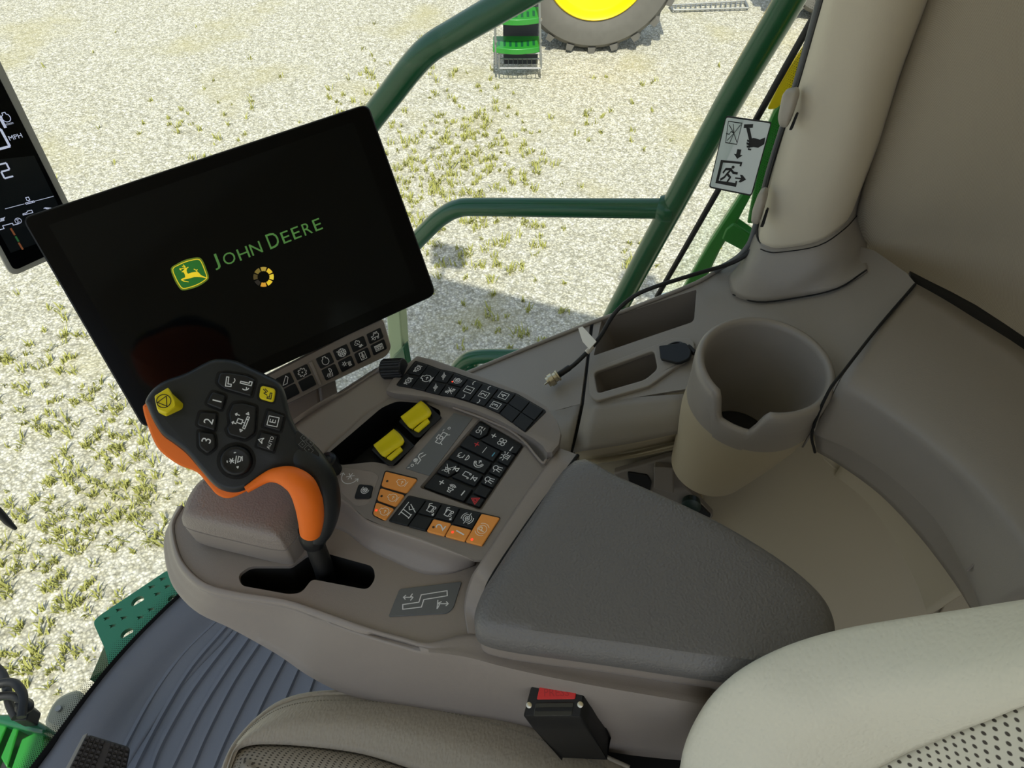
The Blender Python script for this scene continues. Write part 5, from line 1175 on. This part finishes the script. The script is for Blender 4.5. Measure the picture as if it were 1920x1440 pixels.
# ================================================================== TOUCHSCREEN MONITOR
mq = [(42, 410), (690, 195), (818, 552), (270, 803)]
m0, m1, m2, m3 = V((-.573, .332, 3.217)), V((-.380, .606, 3.219)), V((-.291, .544, 3.034)), V((-.484, .270, 3.032))
MP = Plane((m0+m1+m2+m3)/4, (m1-m0).cross(m3-m0)); mr = (m1-m0).normalized()
def monitor():
    n = MP.n; t = thing('touchscreen_monitor', 'black touchscreen monitor showing a green and yellow start logo', 'monitor', MP(600, 760, -.03))
    a = MP.many(rnd(mq, 16, 5)); 
    loft('housing', [inset_loop(a, .02, n*-.026), inset_loop(a, .004, n*-.018), inset_loop(a, -.0008, n*-.008), inset_loop(a, -.0004, n*-.001), inset_loop(a, .001)], M['black'], t, smooth=50)
    g_ = prism('screen_border', MP.many(rnd(shrink(mq, 1.5), 15, 5), .0006), n*-.002, M['screen_edge'], t, .0003)
    sq_ = [bil(mq, u, v) for u, v in ((.055, .06), (.945, .06), (.945, .94), (.055, .94))]
    s = prism('screen', MP.many(rnd(sq_, 3), .0008), n*-.001, M['screen'], t)
    # start logo: badge, deer, lettering, spinner
    Z = lambda pts: [(280+x*.1979, 380+y*.1979) for x, y in pts]
    def flat(name, pts, m, off): 
        me = mesh(name, MP.many(pts, off), [tuple(range(len(pts)))]); return obj(name, orient(me), m, s, smooth=None)
    bo = sp2(Z([(203, 625), (260, 580), (330, 545), (400, 526), (475, 520), (512, 560), (545, 640), (564, 712), (530, 752), (470, 790), (400, 816), (312, 830), (270, 790), (232, 720)]), 3)
    flat('badge_ground', bo, mat('lit badge rim', (104, 128, 30), .5, emit=.4), .0010); 
    bi = shrink(bo, 2.4); flat('badge_outline', bi, M['badge_y'], .0011); flat('badge_field', shrink(bo, 3.6), M['badge_g'], .0012)
    deer = Z([(303, 657), (322, 642), (332, 630), (348, 620), (360, 622), (352, 640), (356, 660), (366, 674), (400, 662), (440, 655), (468, 662), (486, 684), (510, 697), (552, 712), (546, 719), (496, 706), (455, 703), (425, 704), (390, 716), (350, 722), (314, 732), (340, 742), (374, 748), (372, 754), (326, 748), (298, 732), (306, 722), (340, 708), (338, 684), (326, 660)])
    flat('deer_symbol', deer, M['badge_y'], .0013)
    class MF:
        def __call__(s_, x, y, h=0): return MP(280+x*.1979, 380+y*.1979, .0013+h)
    legend(MF(), 1, [[(342, 630), (338, 605), (322, 590)], [(338, 612), (312, 604)], [(336, 622), (318, 622), (288, 632)], [(300, 640), (290, 622)], [(348, 622), (368, 612)], [(456, 660), (442, 640), (424, 630)], [(442, 640), (456, 636)]], M['badge_y'], s, 7, 'antlers')
    # lettering on its baseline
    def word(lets, p0, p1, big):
        pass
    d = V((1652-632, 240-642)).normalized(); up = V((d.y, -d.x)); up = up if up.y < 0 else -up
    spec = [('J', 632, 642, 58, 150), ('O', 722, 600, 118, 112), ('H', 862, 552, 106, 112), ('N', 980, 505, 108, 112), ('D', 1148, 443, 108, 145), ('E', 1276, 391, 78, 112), ('E', 1375, 351, 76, 112), ('R', 1476, 314, 82, 112), ('E', 1578, 274, 74, 112)]
    for ch, x, y, w_, h_ in spec:
        tv, tf = text_polys(ch); x0 = min(q.x for q in tv); x1 = max(q.x for q in tv); y0 = min(q.y for q in tv); y1 = max(q.y for q in tv)
        o = V((x, y)); pts = [o + d*((q.x-x0)/(x1-x0)*w_) + up*((q.y-y0)/(y1-y0)*h_) for q in tv]
        me = mesh('letter', [MF()(p.x, p.y, -.0001) for p in pts], tf); lo_ = obj('letter', orient(me), M['greenlit'], s, smooth=None)
    c = (1082, 703)
    for i in range(8):
        a0, a1 = math.radians(i*45-18), math.radians(i*45+18)
        pts = [(c[0]+r*math.cos(a), c[1]+r*math.sin(a)*.97) for r, aa in ((97, [a0+(a1-a0)*j/4 for j in range(5)]), (57, [a1-(a1-a0)*j/4 for j in range(5)])) for a in aa]
        flat('spinner_segment', Z(pts), M['segs'][{0: 0, 1: 1, 2: 3, 3: 4, 4: 5, 5: 6, 6: 7, 7: 2}[i]], .0012)
    # key strip hanging below the screen
    KP = Plane(MP.o-n*.004, n)
    out = [(408, 752), (552, 678), (680, 612), (706, 598), (720, 600), (735, 652), (726, 668), (612, 722), (500, 778), (445, 806)]
    b = KP.many(rnd(out, [4, 2, 4, 6, 8, 12, 12, 2, 4, 4], 4))
    loft('keypad_housing', [inset_loop(b, .004, n*-.02), inset_loop(b, -.0005, n*-.003), inset_loop(b, .001)], M['taupe_deck'], t, smooth=50)
    grp = [([(589, 673), (716, 612), (729, 654), (610, 717)], [['engine', 'dome', 'fans', 'combine'], ['lamp', 'climate', 'seat', 'panel']]),
           ([(449, 742), (578, 680), (597, 721), (472, 787)], [[None, None, 'tri', 'gear'], [None, None, None, None]])]
    for q, ic in grp:
        for r in range(2):
            for cc in range(4):
                cl = cell(q, cc/4+.02, (cc+1)/4-.02, r/2+.03, (r+1)/2-.03)
                k = prism('monitor_key', KP.many(rnd(cl, 3, 3), .0015), n*-.003, M['key'], t, .0005)
                if ic[r][cc]: x, y = mid(cl); legend(Frame(KP(x, y, .0015), mr, n), .0052, ic[r][cc], M['white'], k, .13)
    prism('divider_rib', KP.many([(580, 680), (585, 677), (604, 721), (599, 723)], .002), n*-.004, M['taupe_deck'], t, .0006)
    # bracket down to the console
    j = [MP(640, 690, -.03), MP(615, 735, -.035), MP(600, 790, -.04)]
    prism('bracket', [MP(596, 715, -.02), MP(628, 700, -.02), MP(640, 775, -.02), MP(606, 790, -.02)], n*-.012, M['taupe_deck'], t, .003)
    prism('mount_cover', [MP(a_, b_, -.022) for a_, b_ in [(520, 760), (600, 716), (606, 760), (585, 800), (540, 830)]], n*-.03, M['taupe'], t, .006)
monitor()
# ================================================================== CORNER POST DISPLAY
def corner_display():
    pl = Plane(Py(20, 518, .40), (.83, -.35, .40)); n = pl.n
    t = thing('corner_display', 'tall corner display with grey frame and lit white readouts', 'display', pl(30, 518))
    q = [(-160, 195), (-62, 10), (152, 452), (24, 520)]
    q = [(-190, 120), (-65, -20), (165, 455), (22, 519)]
    a = pl.many(rnd(q, 18, 6)); f = mat('display frame grey', (152, 147, 138), .4)
    loft('display_frame', [inset_loop(a, .008, n*-.022), inset_loop(a, -.0007, n*-.004), a, inset_loop(a, .002, n*.0008)], f, t, smooth=50)
    gq = shrink(q, 7); gq = [(-178, 128), (-72, 4), (152, 450), (26, 508)]
    s = prism('display_glass', pl.many(rnd(gq, 12, 5), .0016), n*-.002, M['screen_edge'], t, .0003)
    prism('display_panel', pl.many([(-170, 240), (70, 292), (128, 410), (20, 475), (-60, 330)][1:4]+[(-40, 330)], .0018), n*-.0006, M['lcd'], t) if 0 else None
    tube('mount_arm', [pl(-60, 120, -.02), pl(-110, 40, -.05), V((-.62, .45, 3.7)), V((-.6, .45, 4.03))], .012, M['black'], t, 4, 10)
    lc = prism('display_panel', pl.many([(-60, 305), (64, 292), (118, 402), (118, 440), (20, 474), (-60, 330)], .0019), n*-.0006, M['lcd'], t)
    off = .0021; dv = (10, -2.6)
    def L(px, py, what, s_, w=.12, texts=(), m=None, d=dv): legend(frame_on(pl, px, py, d[0], d[1], off), s_*.667, what, m or M['whitelit'], t, w, 'readout', texts=texts)
    L(11, 220, 'engine', .0085, .13); L(17, 232, [], .006, texts=[('n/min', 0, 0, 1.0)]); L(29, 257, [], .0095, texts=[('MPH', 0, 0, 1.15)])
    seg = lambda on: [s_ for k_, s_ in {'a': [(-.5, .95), (.5, .95)], 'b': [(.55, .85), (.55, .1)], 'c': [(.55, -.1), (.55, -.85)], 'd': [(-.5, -.95), (.5, -.95)], 'e': [(-.55, -.1), (-.55, -.85)], 'f': [(-.55, .85), (-.55, .1)], 'g': [(-.45, 0), (.45, 0)]}.items() if k_ in on]
    L(0, 261, seg('abcdef'), .0150, .26); L(-10, 225, seg('bc'), .0165, .26); L(10, 320, seg('abged'), .012, .22)
    L(55, 377, HDR, .0075, .14); L(55, 378, [[(-5.2, -.2), (-1.2, -.2)], [(1.2, -.2), (5.2, -.2)]], .0075, .12)
    L(53, 399, [[(-1.2, -.2), (-1.1, .1), (-.3, .1), (0, .4), (.9, .4), (.9, -.2), (-1.2, -.2)]], .0075, .14); L(90, 391, [[(-1, .3), (-.7, .4), (-.5, .1), (.8, -.4)], [(-.5, .4), (.8, -.1)]], .006, .2)
    L(34, 414, [circ(0, 0, 1, 14), [(.4, .5), (-.4, .5), (0, 0), (-.4, -.5), (.4, -.5)]], .0048, .16)
    L(14, 423, [[(-1.6, -.4), (-.8, -.4), (-.8, .2), (1.0, .2), (1.0, -.2), (2.0, -.2)]], .0085, .14); L(4, 412, 'stripes', .006, .18)
    for (x0, y0, x1, y1, mm) in ((20, 428, 28, 441, 'barred'), (29, 443, 35, 453, 'bargreen'), (35, 455, 43, 468, 'barred')):
        me = mesh('gauge_bar', [pl(x0-1.6, y0+.6, off), pl(x0+1.6, y0-.6, off), pl(x1+1.6, y1-.6, off), pl(x1-1.6, y1+.6, off)], [(0, 1, 2, 3)]); obj('gauge_bar', orient(me), M[mm], t, smooth=None)
corner_display()
def wiper():
    t = thing('wiper_arm', 'thin black wiper arm tip at the left edge of the windshield', 'wiper', Py(28, 990, .0) if 0 else V((-.9, .3, 2.6)))
    P_ = lambda a, b: CAM + ray(a, b)*((-.9-CAM.x)/ray(a, b).x)
    tube('wiper_blade', [P_(-60, 900), P_(0, 962), P_(14, 978), P_(29, 991)], [.006, .006, .0055, .003], M['rubber'], t, 3, 8)
    tube('wiper_rod', [P_(-60, 890), P_(8, 965), P_(20, 978)], .0025, M['black'], t, 3, 6)
wiper()
# ================================================================== OPERATOR SEAT
def uv_len(o, su=1.0): pass
def seat():
    t = thing('operator_seat', 'grey leather operator seat with perforated centre panels', 'seat', V((.1, -.05, 2.33)))
    E_ = [(330, 1640), (372, 1545), (412, 1462), (428, 1420), (445, 1390), (480, 1352), (530, 1318), (600, 1302), (700, 1302), (800, 1312), (900, 1332), (980, 1356), (1060, 1386), (1180, 1440)]
    I_ = [(345, 1640), (385, 1545), (424, 1462), (432, 1436), (440, 1412), (468, 1398), (520, 1396), (600, 1402), (680, 1414), (760, 1438), (860, 1474), (950, 1506), (1040, 1540), (1150, 1600)]
    z = 2.875
    e = [Pz(a, b, z) for a, b in E_]; i_ = [Pz(a, b, z+.012) for a, b in I_]
    m_ = [Pz(*lerp(p, q, .5), z+.016) for p, q in zip(E_, I_)]
    q1 = [Pz(*lerp(p, q, .12), z+.006) for p, q in zip(E_, I_)]
    dn = [p+V((-.004, .004, -.012)) for p in e]; dn2 = [p+V((0, 0, -.09)) for p in e]
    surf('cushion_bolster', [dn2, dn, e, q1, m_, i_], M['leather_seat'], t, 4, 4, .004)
    g = [Pz(*p, z+.007) for p in I_]
    far = [Pz(a, b, z+.016) for a, b in [(p[0]+60 if j < 4 else p[0]+90-j*4, p[1]+(90 if j > 3 else 20)) for j, p in enumerate(I_)]]
    c0 = V((.0, -.05, z+.012)); inn = [p*.4+c0*.6 for p in far]
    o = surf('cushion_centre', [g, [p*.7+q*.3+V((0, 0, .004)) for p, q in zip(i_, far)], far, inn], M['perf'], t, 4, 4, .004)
    # piping and stitches
    tube('cushion_piping', [p+V((0, 0, .001)) for p in e], .0022, M['leather_seat'], t, 4, 8)
    st = spline(q1, 14)
    vs_, fs = [], []
    for k in range(0, len(st)-1, 1):
        a, b = st[k], st[k]+(st[k+1]-st[k])*.6; d = (b-a).normalized(); s = d.cross(V((0, 0, 1)))*.0005; u = V((0, 0, .0006)); kk = len(vs_)
        vs_ += [a-s+u, a+s+u, b+s+u, b-s+u]; fs.append((kk, kk+1, kk+2, kk+3))
    obj('stitching', mesh('stitching', vs_, fs), M['thread'], t, smooth=None, kind='stuff')
    # ---- backrest
    B_ = [(1230, 1640), (1262, 1540), (1283, 1450), (1292, 1405), (1312, 1358), (1346, 1308), (1400, 1262), (1480, 1222), (1580, 1192), (1700, 1171), (1810, 1155), (1925, 1138), (2080, 1120)]
    C_ = [(1420, 1640), (1460, 1580), (1500, 1530), (1540, 1496), (1580, 1470), (1620, 1442), (1660, 1420), (1705, 1397), (1752, 1378), (1800, 1358), (1860, 1335), (1930, 1306), (2060, 1260)]
    zb = [2.97, 2.98, 2.995, 3.01, 3.03, 3.055, 3.08, 3.10, 3.12, 3.145, 3.17, 3.20, 3.24]
    zc = [2.99, 3.0, 3.015, 3.03, 3.045, 3.06, 3.08, 3.10, 3.125, 3.15, 3.175, 3.205, 3.25]
    be = [Pz(*p, z_) for p, z_ in zip(B_, zb)]; ce = [Pz(*p, z_) for p, z_ in zip(C_, zc)]
    tn = V((-.5, -.35, .55)).normalized()
    bm_ = [Pz(*lerp(p, q, .5), (a+b)/2+.022) for p, q, a, b in zip(B_, C_, zb, zc)]
    b1 = [Pz(*lerp(p, q, .1), a*.9+b*.1+.010) for p, q, a, b in zip(B_, C_, zb, zc)]
    b8 = [Pz(*lerp(p, q, .85), a*.15+b*.85+.012) for p, q, a, b in zip(B_, C_, zb, zc)]
    bk = [p+V((.010, .0, -.02)) for p in be]; bk2 = [p+V((.05, -.05, -.08)) for p in be]
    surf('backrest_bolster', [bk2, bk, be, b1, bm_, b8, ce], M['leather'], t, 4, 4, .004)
    cc = [Pz(*p, z_-.002) for p, z_ in zip(C_, zc)]
    fr = [Pz(p[0]+140, p[1]+150, z_+.006) for p, z_ in zip(C_, zc)]; fr2 = [Pz(p[0]+420, p[1]+420, z_+.0) for p, z_ in zip(C_, zc)]
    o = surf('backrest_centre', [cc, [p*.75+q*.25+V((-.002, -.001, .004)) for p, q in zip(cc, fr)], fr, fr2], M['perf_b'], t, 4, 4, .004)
    tube('backrest_piping', be, .0024, M['leather'], t, 4, 8)
    st = spline([p*.55+q*.45+V((0, 0, .002)) for p, q in zip(be, b1)], 12); vs_, fs = [], []
    for k in range(0, len(st)-1):
        a, b = st[k], st[k]+(st[k+1]-st[k])*.6; d = (b-a).normalized(); s = d.cross(tn)*.0006; u = tn*.0014; kk = len(vs_)
        vs_ += [a-s+u, a+s+u, b+s+u, b-s+u]; fs.append((kk, kk+1, kk+2, kk+3))
    obj('stitching', mesh('stitching', vs_, fs), M['thread'], t, smooth=None, kind='stuff')
    # pedestal under the cushion
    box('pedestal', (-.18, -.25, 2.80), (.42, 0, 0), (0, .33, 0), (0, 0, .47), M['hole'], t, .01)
seat()
def buckle():
    pl = Plane(Pz(1038, 1310, 2.985), (-.10, -.42, .85)); n = pl.n
    t = thing('seat_belt_buckle', 'black seat belt buckle with red press button beside the seat', 'buckle', pl(1090, 1410, -.06))
    q = [(996, 1284), (1097, 1282), (1090, 1346), (980, 1344)]
    dirv = V((.035, -.004, -.085))
    a = pl.many(rnd(q, 7, 4))
    loft('buckle_case', [[p+dirv*1.0 for p in inset_loop(a, .004)], [p+dirv*.25 for p in a], [p+dirv*.01 for p in a], inset_loop(a, .0012, n*.0006)], M['black'], t, smooth=30)
    k = prism('press_button', pl.many(rnd([(1012, 1286), (1082, 1285), (1078, 1311), (1006, 1312)], 3, 3), .0022), n*-.003, M['red'], t, .0006, 'red press button')
    legend(frame_on(pl, 1043, 1299, 10, -.1, .0022), .005, [], mat('embossed red', (176, 24, 24), .5), k, .1, texts=[('PRESS', 0, 0, 1.7)])
    prism('latch_mouth', pl.many(rnd([(1004, 1318), (1076, 1317), (1072, 1342), (1000, 1343)], 3, 3), .0012), n*-.004, mat('dark glassy plastic', (38, 40, 38), .2), t, .0004)
    prism('latch_gap', pl.many([(1004, 1327), (1074, 1326), (1073, 1333), (1003, 1334)], .0016), n*-.002, M['hole'], t)
    for x, y in ((992, 1322), (1088, 1321)):
        lathe('screw', [(.0024, -.002), (.0024, .0004), (.0014, .0008)], pl(x, y, .0006), n, M['metal'], t, 14)
    b = (a[0]+a[-1])/2
buckle()
def seat_rail():
    t = thing('seat_side_bracket', 'dark seat bracket in the gap behind the buckle', 'bracket', V((.05, .22, 2.7)))
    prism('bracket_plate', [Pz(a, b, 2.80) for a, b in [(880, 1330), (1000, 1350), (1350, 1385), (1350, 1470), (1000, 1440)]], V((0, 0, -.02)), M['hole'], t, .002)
    for x, y in ((1192, 1380), (1232, 1405)): lathe('bracket_bolt', [(.004, 0), (.004, .003), (.002, .004)], Pz(x, y, 2.802), (0, 0, 1), M['metal'], t, 8)
seat_rail()
